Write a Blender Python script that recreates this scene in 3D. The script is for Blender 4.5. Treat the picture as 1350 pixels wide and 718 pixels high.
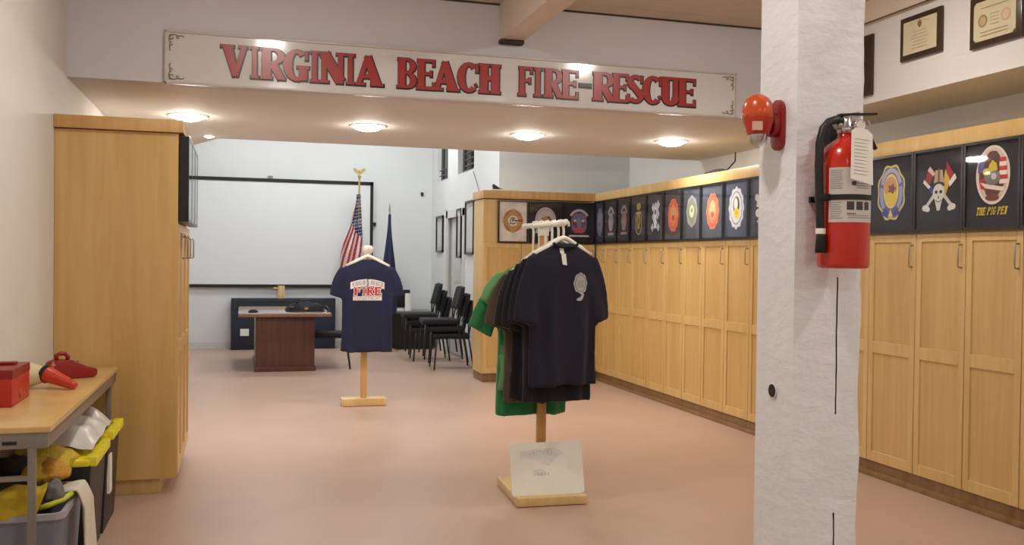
import bpy, bmesh, math, random
from mathutils import Vector, Matrix, Euler
R = math.radians; PI = math.pi
random.seed(7)
SC = bpy.context.scene
for o in list(bpy.data.objects): bpy.data.objects.remove(o)
COL = SC.collection

# ------------------------------------------------------------------ camera
cam = bpy.data.cameras.new('camera'); co = bpy.data.objects.new('camera', cam); COL.objects.link(co)
cam.sensor_width = 36; cam.lens = 36 * 1212 / 1350; cam.clip_start = .05
yaw = math.atan(356 / 1212)
Mx = Matrix.Rotation(-yaw, 4, 'Z') @ Matrix.Rotation(PI/2 - R(.78), 4, 'X') @ Matrix.Rotation(R(.68), 4, 'Z')
co.matrix_world = Matrix.Translation((0, 0, 1.45)) @ Mx
SC.camera = co
# ------------------------------------------------------------------ world, exposure
w = bpy.data.worlds.new('world'); SC.world = w; w.use_nodes = True
w.node_tree.nodes['Background'].inputs[0].default_value = (.9, .95, 1, 1)
w.node_tree.nodes['Background'].inputs[1].default_value = .05
SC.view_settings.view_transform = 'Standard'; SC.view_settings.look = 'None'
SC.view_settings.gamma = 1; SC.view_settings.use_curve_mapping = False
SC.view_settings.exposure = 0.85
LAMP_MAIN = 190.0      # emission of the recessed lamps of the front room
LAMP_SOFFIT = 70.0
LAMP_FAR = 21.0

# ------------------------------------------------------------------ materials
def lin(c):
    return tuple((v/255/12.92 if v/255 <= .04045 else ((v/255+.055)/1.055)**2.4) for v in c)
MATS = {}
def mat(name, rgb, rough=.5, metal=0, var=.06, scale=6, bump=0, bscale=40, coat=0, emit=0, stretch=(1,1,1), spec=.5, sheen=0):
    if name in MATS: return MATS[name]
    m = bpy.data.materials.new(name); m.use_nodes = True; N = m.node_tree.nodes; L = m.node_tree.links
    b = N['Principled BSDF']; c = lin(rgb)
    b.inputs['Roughness'].default_value = rough; b.inputs['Metallic'].default_value = metal
    b.inputs['Specular IOR Level'].default_value = spec
    if coat: b.inputs['Coat Weight'].default_value = coat; b.inputs['Coat Roughness'].default_value = .04
    if sheen: b.inputs['Sheen Weight'].default_value = sheen
    tc = N.new('ShaderNodeTexCoord'); mp = N.new('ShaderNodeMapping'); L.new(tc.outputs['Object'], mp.inputs[0])
    mp.inputs['Scale'].default_value = stretch
    nz = N.new('ShaderNodeTexNoise'); nz.inputs['Scale'].default_value = scale; nz.inputs['Detail'].default_value = 5
    L.new(mp.outputs[0], nz.inputs['Vector'])
    rp = N.new('ShaderNodeValToRGB'); L.new(nz.outputs[0], rp.inputs[0])
    rp.color_ramp.elements[0].position = .3; rp.color_ramp.elements[1].position = .7
    rp.color_ramp.elements[0].color = (*[v*(1-var) for v in c], 1); rp.color_ramp.elements[1].color = (*[min(1, v*(1+var)) for v in c], 1)
    L.new(rp.outputs[0], b.inputs['Base Color'])
    if emit:
        b.inputs['Emission Color'].default_value = (*c, 1); b.inputs['Emission Strength'].default_value = emit
    if bump:
        n2 = N.new('ShaderNodeTexNoise'); n2.inputs['Scale'].default_value = bscale; n2.inputs['Detail'].default_value = 4
        L.new(mp.outputs[0], n2.inputs['Vector'])
        bp = N.new('ShaderNodeBump'); bp.inputs['Strength'].default_value = bump; bp.inputs['Distance'].default_value = .01
        L.new(n2.outputs[0], bp.inputs['Height']); L.new(bp.outputs[0], b.inputs['Normal'])
    MATS[name] = m; return m
def glass(name, tint=(1, 1, 1), rough=.03, ior=1.5):
    m = bpy.data.materials.new(name); m.use_nodes = True; N = m.node_tree.nodes; L = m.node_tree.links
    N.remove(N['Principled BSDF']); out = N['Material Output']
    t = N.new('ShaderNodeBsdfTransparent'); t.inputs[0].default_value = (*tint, 1)
    g = N.new('ShaderNodeBsdfGlossy'); g.inputs['Roughness'].default_value = rough
    f = N.new('ShaderNodeFresnel'); f.inputs[0].default_value = ior
    mx = N.new('ShaderNodeMixShader'); ge = N.new('ShaderNodeNewGeometry'); mm = N.new('ShaderNodeMath'); mm.operation = 'SUBTRACT'; mm.use_clamp = True; L.new(f.outputs[0], mm.inputs[0]); L.new(ge.outputs['Backfacing'], mm.inputs[1]); L.new(mm.outputs[0], mx.inputs[0]); L.new(t.outputs[0], mx.inputs[1]); L.new(g.outputs[0], mx.inputs[2])
    L.new(mx.outputs[0], out.inputs[0]); MATS[name] = m; return m
def wood(name, a, b_, rough=.38, sc=3.0, bands=(9, 9, .55), coat=.15):
    m = bpy.data.materials.new(name); m.use_nodes = True; N = m.node_tree.nodes; L = m.node_tree.links
    b = N['Principled BSDF']; b.inputs['Roughness'].default_value = rough; b.inputs['Coat Weight'].default_value = coat; b.inputs['Coat Roughness'].default_value = .25
    tc = N.new('ShaderNodeTexCoord'); mp = N.new('ShaderNodeMapping'); mp.inputs['Scale'].default_value = bands
    oi = N.new('ShaderNodeObjectInfo'); ad = N.new('ShaderNodeVectorMath'); ad.operation = 'ADD'
    mu = N.new('ShaderNodeMath'); mu.operation = 'MULTIPLY'; mu.inputs[1].default_value = 13; L.new(oi.outputs['Random'], mu.inputs[0])
    L.new(tc.outputs['Object'], ad.inputs[0]); L.new(mu.outputs[0], ad.inputs[1]); L.new(ad.outputs[0], mp.inputs[0])
    nz = N.new('ShaderNodeTexNoise'); nz.inputs['Scale'].default_value = sc; nz.inputs['Detail'].default_value = 6; nz.inputs['Distortion'].default_value = .7
    L.new(mp.outputs[0], nz.inputs['Vector'])
    n2 = N.new('ShaderNodeTexNoise'); n2.inputs['Scale'].default_value = sc*.25; L.new(mp.outputs[0], n2.inputs['Vector'])
    mx = N.new('ShaderNodeMath'); mx.operation = 'ADD'; L.new(nz.outputs[0], mx.inputs[0]); L.new(n2.outputs[0], mx.inputs[1])
    rp = N.new('ShaderNodeValToRGB'); rp.color_ramp.elements[0].position = .36; rp.color_ramp.elements[1].position = .64
    m2 = N.new('ShaderNodeMath'); m2.operation = 'MULTIPLY'; m2.inputs[1].default_value = .5; L.new(mx.outputs[0], m2.inputs[0]); L.new(m2.outputs[0], rp.inputs[0])
    rp.color_ramp.elements[0].color = (*lin(a), 1); rp.color_ramp.elements[1].color = (*lin(b_), 1)
    L.new(rp.outputs[0], b.inputs['Base Color']); MATS[name] = m; return m

white_wall = mat('white_wall', (220, 219, 216), .75, var=.02, scale=2, bump=.08, bscale=60)
header_paint = mat('header_paint', (212, 211, 218), .7, var=.02, scale=2)
far_wall = mat('far_wall', (217, 219, 219), .75, var=.02, scale=2)
ceil_paint = mat('ceiling_paint', (214, 200, 184), .7, var=.05, scale=3, bump=.3, bscale=30)
floor_m = mat('floor_vinyl', (184, 155, 138), .36, var=.05, scale=1.6, bump=.05, bscale=18, spec=.35)
maple = wood('maple', (200, 164, 100), (214, 180, 120))
maple_p = wood('maple_panel', (194, 156, 92), (208, 172, 110))
maple_d = wood('maple_edge', (186, 142, 84), (206, 164, 104))
pine = wood('pine', (204, 170, 112), (222, 192, 138))
polewood = wood('pole_wood', (176, 126, 70), (198, 150, 92))
mahog = wood('mahogany', (70, 38, 30), (98, 58, 46), .35)
mahogtop = wood('mahogany_top', (120, 86, 70), (140, 104, 86), .16, coat=.6)
black = mat('black', (18, 18, 20), .4); blackg = mat('black_gloss', (16, 16, 20), .18)
rubber = mat('rubber', (22, 22, 24), .5); blackfab = mat('black_fabric', (15, 16, 22), .85, bump=.3, bscale=300, sheen=.03)
navyf = mat('navy_fabric', (18, 21, 40), .9, bump=.15, bscale=400, sheen=.05)
navyd = mat('navy_dark_fabric', (13, 15, 29), .9, bump=.15, bscale=400, sheen=.05)
navyb = mat('navy_blue_fabric', (24, 30, 62), .9, bump=.15, bscale=400, sheen=.05)
blkf = mat('black_shirt_fabric', (18, 18, 24), .9, sheen=.2); brownf = mat('brown_fabric', (74, 60, 48), .9, sheen=.2)
greenf = mat('green_fabric', (28, 118, 66), .85, sheen=.3); limef = mat('light_green_fabric', (96, 148, 92), .85, sheen=.3)
chrome = mat('chrome', (200, 200, 200), .2, 1); steel = mat('brushed_nickel', (176, 170, 160), .33, 1)
hang = mat('white_plastic', (240, 238, 228), .3); paper = mat('paper', (232, 230, 222), .7, var=.02)
red = mat('red_enamel', (196, 38, 20), .22, var=.02, coat=.5); red_d = mat('dark_red_plastic', (140, 22, 20), .35, var=.05)
red_l = mat('red_orange_plastic', (196, 62, 40), .35); orange = mat('orange_red_plastic', (200, 74, 24), .25, var=.04, coat=.4)
redpaint = mat('sign_red', (164, 42, 44), .3, var=.04, coat=.5); blackpaint = mat('sign_black', (28, 22, 22), .35, coat=.3)
signw = mat('sign_white', (218, 218, 218), .12, var=.03, scale=3, coat=.6, bump=.04, bscale=7)
signt = mat('sign_moulding', (200, 194, 190), .35); gold = mat('antique_gold', (150, 132, 100), .4, .3)
postw = mat('post_paint', (228, 231, 236), .6, var=.02, scale=8, bump=.38, bscale=22, stretch=(1, 1, 1.6))
crackm = mat('crack_dark', (48, 38, 34), .9)
greym = mat('grey_metal', (140, 134, 128), .4, .5); tote = mat('grey_plastic', (122, 124, 142), .45); toter = mat('grey_rim', (166, 166, 176), .4)
yellow = mat('yellow_plastic', (238, 226, 50), .4); yellowc = mat('yellow_cloth', (196, 168, 40), .8, var=.25, scale=14)
limec = mat('lime_reflective', (196, 206, 60), .5); darkc = mat('dark_cloth', (34, 30, 28), .9, var=.3, scale=12)
greyc = mat('grey_cloth', (112, 110, 108), .85, var=.2); whitec = mat('white_cloth', (214, 208, 190), .85, var=.06, scale=20)
bagm = mat('plastic_bag', (206, 204, 200), .3, var=.06, scale=18); lamin = wood('laminate', (206, 170, 108), (222, 190, 130), .3, bands=(2, 2, 2))
screenm = mat('screen_fabric', (222, 225, 226), .8, var=.005); consolem = mat('console_navy', (26, 34, 56), .5)
brass = mat('brass', (204, 176, 110), .3, .7); blindm = mat('blind_slat', (90, 92, 96), .5); nightm = mat('night_glass', (14, 14, 16), .08)
doorm = mat('door_paint', (206, 206, 202), .5); frame_m = mat('poster_frame', (16, 15, 18), .28); plaqw = wood('plaque_wood', (46, 32, 20), (66, 48, 30), .25)
cert = mat('certificate', (206, 196, 164), .35, var=.04); clear = glass('clear_dome', (.93, .95, .95), .04, 2.6); pane = glass('poster_glass', (1, 1, 1), .03, 1.45)
lampring = mat('lamp_ring', (236, 232, 226), .4)
def lampmat(n, rgb, s):
    m = bpy.data.materials.new(n); m.use_nodes = True; N = m.node_tree.nodes; N.remove(N['Principled BSDF'])
    e = N.new('ShaderNodeEmission'); e.inputs[0].default_value = (*rgb, 1); e.inputs[1].default_value = s
    m.node_tree.links.new(e.outputs[0], N['Material Output'].inputs[0]); return m
lampA = lampmat('lamp_main', (1, .935, .85), LAMP_MAIN); lampB = lampmat('lamp_soffit', (1, .92, .82), LAMP_SOFFIT); lampC = lampmat('lamp_far', (.95, .985, 1), LAMP_FAR)

# ------------------------------------------------------------------ mesh builder
class MB:
    def __init__(s): s.v = []; s.f = []; s.mi = []; s.T = Matrix.Identity(4); s.m = 0
    def add(s, vs, fs):
        b = len(s.v); s.v += [tuple(s.T @ Vector(v)) for v in vs]; s.f += [[b+i for i in f] for f in fs]; s.mi += [s.m]*len(fs); return s
    def box(s, x0, x1, y0, y1, z0, z1):
        if x0 > x1: x0, x1 = x1, x0
        if y0 > y1: y0, y1 = y1, y0
        if z0 > z1: z0, z1 = z1, z0
        return s.add([(x0,y0,z0),(x1,y0,z0),(x1,y1,z0),(x0,y1,z0),(x0,y0,z1),(x1,y0,z1),(x1,y1,z1),(x0,y1,z1)],
                     [(0,3,2,1),(4,5,6,7),(0,1,5,4),(1,2,6,5),(2,3,7,6),(3,0,4,7)])
    def prism(s, pts, y0, y1):           # pts (x,z) polygon extruded in y
        n = len(pts); vs = [(p[0], y0, p[1]) for p in pts] + [(p[0], y1, p[1]) for p in pts]
        return s.add(vs, [tuple(range(n)), tuple(range(2*n-1, n-1, -1))] + [(i, i+n, (i+1) % n+n, (i+1) % n) for i in range(n)])
    def prismz(s, pts, z0, z1):
        n = len(pts); vs = [(p[0], p[1], z0) for p in pts] + [(p[0], p[1], z1) for p in pts]
        return s.add(vs, [tuple(range(n-1, -1, -1)), tuple(range(n, 2*n))] + [(i, (i+1) % n, (i+1) % n+n, i+n) for i in range(n)])
    def flat(s, pts, y):                 # polygon facing -y
        return s.add([(p[0], y, p[1]) for p in pts], [tuple(range(len(pts)))])
    def lathe(s, prof, n=24, o=(0,0,0), axis='Z', cap=True):
        vs = []
        for r, z in prof:
            for i in range(n):
                a = 2*PI*i/n; p = (r*math.cos(a), r*math.sin(a), z)
                if axis == 'Y': p = (p[0], p[2], p[1])
                if axis == 'X': p = (p[2], p[0], p[1])
                vs.append((p[0]+o[0], p[1]+o[1], p[2]+o[2]))
        fs = [(j*n+i, j*n+(i+1) % n, (j+1)*n+(i+1) % n, (j+1)*n+i) for j in range(len(prof)-1) for i in range(n)]
        if cap: fs += [tuple(range(n-1, -1, -1)), tuple((len(prof)-1)*n+i for i in range(n))]
        return s.add(vs, fs)
    def tube(s, pts, r, n=10, closed=False):
        pts = [Vector(p) for p in pts]; rs = r if isinstance(r, (list, tuple)) else [r]*len(pts); vs = []; N = len(pts)
        up = Vector((0, 0, 1)); prev = None
        for k, p in enumerate(pts):
            if closed: t = pts[(k+1) % N]-pts[k-1]
            else: t = pts[min(k+1, N-1)]-pts[max(k-1, 0)]
            t.normalize()
            if prev is None:
                a = t.cross(up)
                if a.length < .1: a = t.cross(Vector((1, 0, 0)))
            else: a = prev - t*prev.dot(t)
            a.normalize(); prev = a; b = t.cross(a)
            for i in range(n):
                q = 2*PI*i/n; vs.append(tuple(p+(a*math.cos(q)+b*math.sin(q))*rs[k]))
        M = N if closed else N-1
        fs = [(j*n+i, j*n+(i+1) % n, ((j+1) % N)*n+(i+1) % n, ((j+1) % N)*n+i) for j in range(M) for i in range(n)]
        if not closed: fs += [tuple(range(n-1, -1, -1)), tuple((N-1)*n+i for i in range(n))]
        return s.add(vs, fs)
    def grid(s, fn, nu, nv):
        vs = [fn(i/nu, j/nv) for j in range(nv+1) for i in range(nu+1)]; k = nu+1
        return s.add(vs, [(j*k+i, j*k+i+1, (j+1)*k+i+1, (j+1)*k+i) for j in range(nv) for i in range(nu)])
    def build(s, name, m, parent=None, bevel=0, smooth=False, seg=2, solid=0, sub=0):
        me = bpy.data.meshes.new(name); me.from_pydata(s.v, [], s.f)
        for x in (m if isinstance(m, (list, tuple)) else [m]): me.materials.append(x)
        for p, i in zip(me.polygons, s.mi): p.material_index = i
        bm = bmesh.new(); bm.from_mesh(me); bmesh.ops.recalc_face_normals(bm, faces=bm.faces)
        if bevel: bmesh.ops.bevel(bm, geom=bm.edges[:], offset=bevel, segments=seg, profile=.6, affect='EDGES', clamp_overlap=True)
        bm.to_mesh(me); bm.free()
        if smooth: me.shade_smooth()
        elif bevel: me.shade_smooth(); me.set_sharp_from_angle(angle=R(38))
        o = bpy.data.objects.new(name, me); COL.objects.link(o)
        if solid: q = o.modifiers.new('s', 'SOLIDIFY'); q.thickness = solid; q.offset = 0
        if sub: q = o.modifiers.new('b', 'SUBSURF'); q.levels = q.render_levels = sub
        if parent: o.parent = parent
        return o
def bx(*a): return MB().box(*a)
def tag(o, label=None, cat=None, group=None, kind=None):
    if label: o['label'] = label
    if cat: o['category'] = cat
    if group: o['group'] = group
    if kind: o['kind'] = kind
    return o
def thing(name, label, cat, loc=(0,0,0), rz=0, group=None):
    o = bpy.data.objects.new(name, None); COL.objects.link(o); o.location = loc; o.rotation_euler = (0, 0, rz); o.empty_display_size = .1
    return tag(o, label, cat, group)
def struct(name, mb, m, parent=None, **k):
    o = mb.build(name, m, parent, **k)
    if not parent: o['kind'] = 'structure'
    return o
def copy_tree(o, parent=None):
    c = o.copy(); COL.objects.link(c); c.parent = parent
    for ch in [x for x in bpy.data.objects if x.parent == o]: copy_tree(ch, c)
    return c
def bake(o):   # apply modifiers without ops
    dg = bpy.context.evaluated_depsgraph_get(); me = bpy.data.meshes.new_from_object(o.evaluated_get(dg)); o.modifiers.clear(); o.data = me; return o

# ------------------------------------------------------------------ the room
XL, XR, XB = -1.06, 4.8, 4.15; YH, YS, YB = 6.3, 9.1, 15.2; ZC, ZS = 3.26, 2.56; YF = -3.2
struct('floor', bx(XL-.1, XR+.1, YF-.1, YB+.1, -.1, 0), floor_m)
struct('wall_left', bx(XL-.12, XL, YF, YB, 0, 4.2), white_wall)
struct('wall_right', bx(XR, XR+.12, YF, 11.0, 0, 4.2), white_wall)
struct('wall_front', bx(XL-.1, XR+.1, YF-.12, YF, 0, 4.2), white_wall)
struct('wall_back', bx(XL-.1, 3.3, YB, YB+.12, 0, 4.2), far_wall)
struct('wall_alcove', bx(3.17, XR+.12, 11.0, 11.12, 0, 4.2), far_wall)
# window wall of the far room, with real openings (built as strips between them)
WY = [(12.30, 13.28), (13.98, 14.80)]; wz0, wz1 = 2.70, 3.6; DY = (12.84, 13.93); DZ = 2.13
b = MB(); x0, x1 = 3.05, 3.17
b.box(x0, x1, 11.0, YB, wz1, 4.2)
b.box(x0, x1, 11.0, 12.30, DZ, wz1); b.box(x0, x1, 13.28, 13.98, wz0, wz1); b.box(x0, x1, 14.80, YB, wz0, wz1); b.box(x0, x1, 12.30, YB, DZ, wz0)
b.box(x0, x1, 11.0, DY[0], 0, DZ); b.box(x0, x1, DY[1], YB, 0, DZ)
struct('wall_far_right', b, far_wall)
for i, (a, c) in enumerate(WY):
    f = MB(); t = .05; X = 3.12
    f.box(X, X+.05, a, a+t, wz0, wz1); f.box(X, X+.05, c-t, c, wz0, wz1); f.box(X, X+.05, a, c, wz0, wz0+t); f.box(X, X+.05, a, c, wz1-t, wz1); f.box(X, X+.05, (a+c)/2-.02, (a+c)/2+.02, wz0, wz1)
    wobj = struct('window_%d' % (i+1), f, mat('window_frame_grey', (96, 94, 92), .5))
    struct('pane', bx(3.145, 3.15, a, c, wz0, wz1), nightm, wobj)
    for k in range(9 if i == 0 else 2):
        s = MB(); s.box(3.075, 3.11, a+.06, c-.3 if i == 0 else c-.06, wz0+.09+k*.085, wz0+.10+k*.085); struct('blind_slat', s, blindm, wobj)
# the door of the far room
dr = struct('door_1', bx(3.10, 3.14, DY[0]+.05, DY[1]-.05, .01, DZ-.05), doorm, bevel=.003)
c = MB()
for (a, e) in ((DY[0]-.06, DY[0]+.05), (DY[1]-.05, DY[1]+.06)): c.box(3.03, 3.06, a, e, 0, DZ+.06)
c.box(3.03, 3.06, DY[0]-.06, DY[1]+.06, DZ-.05, DZ+.06); struct('door_casing', c, doorm, dr)
for z0, z1 in ((.2, .95), (1.1, 1.95)): struct('door_panel', bx(3.09, 3.10, DY[0]+.2, DY[1]-.2, z0, z1), doorm, dr, bevel=.004)
struct('door_handle', MB().lathe([(.012, 0), (.012, .05), (.028, .06), (.028, .08), (.01, .09)], 12, (3.02, 13.0, 1.0), 'X'), steel, dr)
# ceiling of the front room: painted planks
cb = struct('ceiling', bx(XL, XR, YF, YH, ZC+.02, ZC+.12), ceil_paint)
yy = YF
while yy < YH-.01:
    y2 = min(yy+.19, YH)
    struct('plank', bx(XL, XR, yy+.0015, y2-.0015, ZC+random.uniform(0, .0015), ZC+.02), ceil_paint, cb); yy = y2
struct('ceiling_far', bx(XL-.1, 3.3, YS, YB+.1, 4.2, 4.3), far_wall)
struct('ceiling_alcove', bx(3.05, XR+.1, YS, 11.1, 4.2, 4.3), far_wall)
struct('wall_header', bx(XL, XR, YH, YH+.14, ZS, ZC+.3), header_paint)
struct('wall_header_back', bx(XL, XR, YS-.14, YS, ZS+.12, 4.2), far_wall)
struct('ceiling_soffit', MB().prismz([(XL, YH+.14), (XR, YH+.14), (XR, YS), (-.22, YS), (-.86, 10.7), (XL, 10.7)], ZS, ZS+.12), white_wall)
struct('wall_bulkhead', bx(XB, XR, YF, YH, ZS, ZC), white_wall)
struct('trim_1', bx(XB-.03, XB+.01, YF, YH, 3.11, ZC), ceil_paint)
dk = mat('gap_shadow', (74, 62, 52), .9)
struct('shade_line_header', bx(XL, XB-.03, YH-.008, YH, ZC-.012, ZC), dk)  # thin dark strip standing in for the shade line where ceiling meets header
struct('shade_line_bulkhead', bx(XB-.034, XB-.03, YF, YH, 3.105, 3.113), dk)  # painted shade line along the lower edge of the bulkhead band
struct('baseboard_back', bx(XL, 3.05, YB-.015, YB, 0, .1), doorm); struct('baseboard_far_right', bx(3.035, 3.05, 11.1, DY[0]-.06, 0, .1), doorm)
# timber beam
bm_ = MB().box(1.735, 1.904, YF, YH, 3.0, ZC)
tb = tag(bm_.build('ceiling_beam', mat('beam_paint', (224, 212, 200), .6, var=.03, bump=.3, bscale=20), bevel=.006), 'white painted timber beam running overhead into the header above the red lettering', 'beam')
bx(1.73, 1.90, YH-.07, YH-.001, 2.975, 3.0).build('gap_shade', dk, tb)  # dark block standing in for the shaded gap at the beam end

# ------------------------------------------------------------------ lamps
def lamp(x, y, z, r, m, label, name='recessed_light', group=None, warm=None):
    t = thing(name, label, 'light', (x, y, z), 0, group)
    MB().lathe([(r*1.0, -.004), (r*1.18, -.006), (r*1.22, 0), (r*1.0, 0), (r*1.0, -.004)], 28, cap=False).build('trim_ring', lampring, t, smooth=False)
    MB().lathe([(.001, -.003-r*.32), (r*.4, -.003-r*.30), (r*.75, -.003-r*.20), (r*.95, -.003-r*.07), (r, -.003)], 28, cap=False).build('lens', m, t)  # dome depth also imitates the bloom around the bright soffit lamps
    return t
S4 = [(-.42, 7.72, 'leftmost recessed light in the soffit, above the end of the maple cabinet'), (1.005, 7.77, 'recessed soffit light second from the left, above the hanging flag'),
      (2.42, 7.80, 'recessed soffit light third from the left, above the small framed emblems'), (3.79, 7.74, 'rightmost recessed soffit light, beside the red fire alarm strobe')]
for x, y, l in S4: lamp(x, y, ZS, .125, lampB, l)
lamp(-.30, 8.95, ZS, .04, lampB, 'tiny spot light in the soffit above the upper left corner of the projection screen', 'spot_light')
for y in (4.5, 1.3, -1.7):
    for x in ((.22, 3.0) if y != 1.3 else (.42, 3.0)): lamp(x, y+(.5 if y == 1.3 and x < 1 else 0), ZC, .085, lampA, 'recessed ceiling light of the front room above and behind the viewpoint', group='front room ceiling lights')
for x, y in ((.5, 10.6), (2.2, 10.6), (.3, 13.6), (2.1, 13.6)):
    t = thing('panel_light', 'ceiling panel light of the back room hidden above the soffit', 'light', (x, y, 4.2), 0, 'back room ceiling lights')
    bx(-.32, .32, -.32, .32, -.03, 0).build('frame', lampring, t); bx(-.28, .28, -.28, .28, -.034, -.031).build('lens', lampC, t)

# ------------------------------------------------------------------ stroke lettering
def seg(p, q, t, e, t2=None):
    t2 = t if t2 is None else t2
    p = Vector(p); q = Vector(q); d = (q-p).normalized(); n = Vector((-d.y, d.x)); p = p-d*e; q = q+d*e
    return [tuple(p+n*(t/2+e)), tuple(q+n*(t2/2+e)), tuple(q-n*(t2/2+e)), tuple(p-n*(t/2+e))]
def arc(cx, cy, rx, ry, a0, a1, tx, ty, e, n=12):
    ps = []; out = []; inn = []
    for i in range(n+1):
        a = R(a0+(a1-a0)*i/n); out.append((cx+(rx+e)*math.cos(a), cy+(ry+e)*math.sin(a))); inn.append((cx+(rx-tx-e)*math.cos(a), cy+(ry-ty-e)*math.sin(a)))
    return [[out[i], out[i+1], inn[i+1], inn[i]] for i in range(n)]
def glyph(c, w, T=.31, h=.15, S=.08, e=0):
    g = []; s = lambda *a, **k: g.append(seg(*a, e, **k)); m = S/2
    sf = lambda x, y, d=.1: g.append(seg((x-T/2-d*.6, y), (x+T/2+d*.6, y), S, e))
    if c == 'I': s((w/2, m), (w/2, 1-m), T); sf(w/2, m); sf(w/2, 1-m)
    elif c == 'V': s((T*.6, 1-m), (w*.53, .03), T, t2=T*.6); s((w-h*.7, 1-m), (w*.53, .03), h, t2=h); sf(T*.55, 1-m); g.append(seg((w-h*1.8, 1-m), (w, 1-m), S, e))
    elif c == 'A': s((w-T*.6, m), (w*.46, .96), T, t2=T*.7); s((h*.8, m), (w*.46, .96), h, t2=h); s((w*.25, .3), (w*.7, .3), h*.8); sf(w-T*.55, m); g.append(seg((0, m), (h*2.2, m), S, e))
    elif c == 'N': s((h, m), (h, 1-m), h); s((h, .95), (w-h, .08), T*1.05); s((w-h, 0), (w-h, 1-m), h); g.append(seg((0, m), (2*h, m), S, e)); g.append(seg((0, 1-m), (h+T*.6, 1-m), S, e)); g.append(seg((w-2*h, 1-m), (w, 1-m), S, e))
    elif c == 'M': s((h, m), (h, 1-m), h); s((h, .95), (w/2, .15), T); s((w-T/2, .95), (w/2, .15), h); s((w-T/2, 0), (w-T/2, 1-m), T)
    elif c == 'H': s((T*.6, m), (T*.6, 1-m), T); s((w-T*.6, m), (w-T*.6, 1-m), T); s((T, .52), (w-T, .52), h); [sf(x, y, .07) for x in (T*.6, w-T*.6) for y in (m, 1-m)]
    elif c in 'BRPD':
        s((T*.62, m), (T*.62, 1-m), T); sf(T*.6, m, .08); g.append(seg((0, 1-m), (w*.5, 1-m), S, e))
        bx_ = w*.5
        if c == 'D': g.extend(arc(bx_, .5, w-bx_, .5, -90, 90, T*.8, S, e)); g.append(seg((0, m), (w*.5, m), S, e))
        else:
            g.extend(arc(bx_, .745, w-bx_-(.02 if c == 'B' else 0), .255, -90, 90, T*.8, S, e)); g.append(seg((T, .525), (w*.5, .525), S, e))
            if c == 'B': g.extend(arc(bx_, .27, w-bx_, .27, -90, 90, T*.85, S, e)); g.append(seg((0, m), (w*.5, m), S, e))
            if c == 'R': s((w*.5, .5), (w-T*.42, m), T*.85, t2=T*.8); g.append(seg((w-T*.7, m), (w+.02, m), S, e))
    elif c in 'EF':
        s((T*.62, m), (T*.62, 1-m), T); sf(T*.6, m, .08); g.append(seg((0, 1-m), (w, 1-m), S*1.1, e)); s((w-.035, 1), (w-.035, .78), .07)
        s((T, .53), (w*.8, .53), S*1.1); s((w*.8, .43), (w*.8, .63), .06)
        if c == 'E': g.append(seg((0, m), (w, m), S*1.2, e)); s((w-.03, 0), (w-.03, .24), .07)
    elif c in 'CG':
        g.extend(arc(w*.54, .5, w*.54, .51, 48, 312 if c == 'C' else 300, T*.95, h*.8, e)); s((w-.06, .97), (w-.06, .68), .08)
        if c == 'C': s((w-.07, .2), (w-.12, .3), .05)
        else: s((w-T*.55, .03), (w-T*.55, .45), T*.85); g.append(seg((w-T*1.25, .45), (w+.02, .45), S, e))
    elif c == 'S':
        g.extend(arc(w*.5, .73, w*.48, .27, 30, 250, T*.75, h*.8, e)); s((w*.2, .72), (w*.8, .28), T*.85); g.extend(arc(w*.5, .27, w*.5, .27, -150, 70, T*.8, h*.8, e)); s((w-.08, .98), (w-.08, .72), .07); s((.05, .02), (.05, .3), .07)
    elif c == 'U': s((T*.6, .28), (T*.6, 1-m), T); s((w-h*1.2, .28), (w-h*1.2, 1-m), h*1.3); g.extend(arc(w*.5-.01, .3, w*.5-T*.1, .31, 180, 360, T, h, e)); sf(T*.6, 1-m, .08); g.append(seg((w-h*2.6, 1-m), (w+.01, 1-m), S, e))
    elif c == 'T': s((w/2, m), (w/2, 1-m), T); g.append(seg((0, 1-m), (w, 1-m), S*1.6, e)); sf(w/2, m)
    elif c == '-': s((.02, .5), (w-.02, .5), .13)
    return g
def text_flat(mb, s, x0, x1, z0, z1, y, shear=0, e=0, arch=0, T=.27, S=.1):   # small flat print
    n = sum(.5 if c == ' ' else (.62 if c == 'I' else 1) for c in s); u = (x1-x0)/n; x = x0; H = z1-z0
    for c in s:
        k = .5 if c == ' ' else (.62 if c == 'I' else 1)
        if c != ' ':
            for i_, poly in enumerate(glyph(c, k*u/H*.86, T=min(T, k*u/H*.3), S=S, e=e)):
                pp = []
                for (a, b_) in poly:
                    X = x+a*H; Z = z0+b_*H; X += shear*b_*H; Z -= arch*((2*(X-x0)/(x1-x0)-1)**2); pp.append((X, Z))
                mb.flat(pp, y-i_*.00001)
        x += k*u

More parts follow.
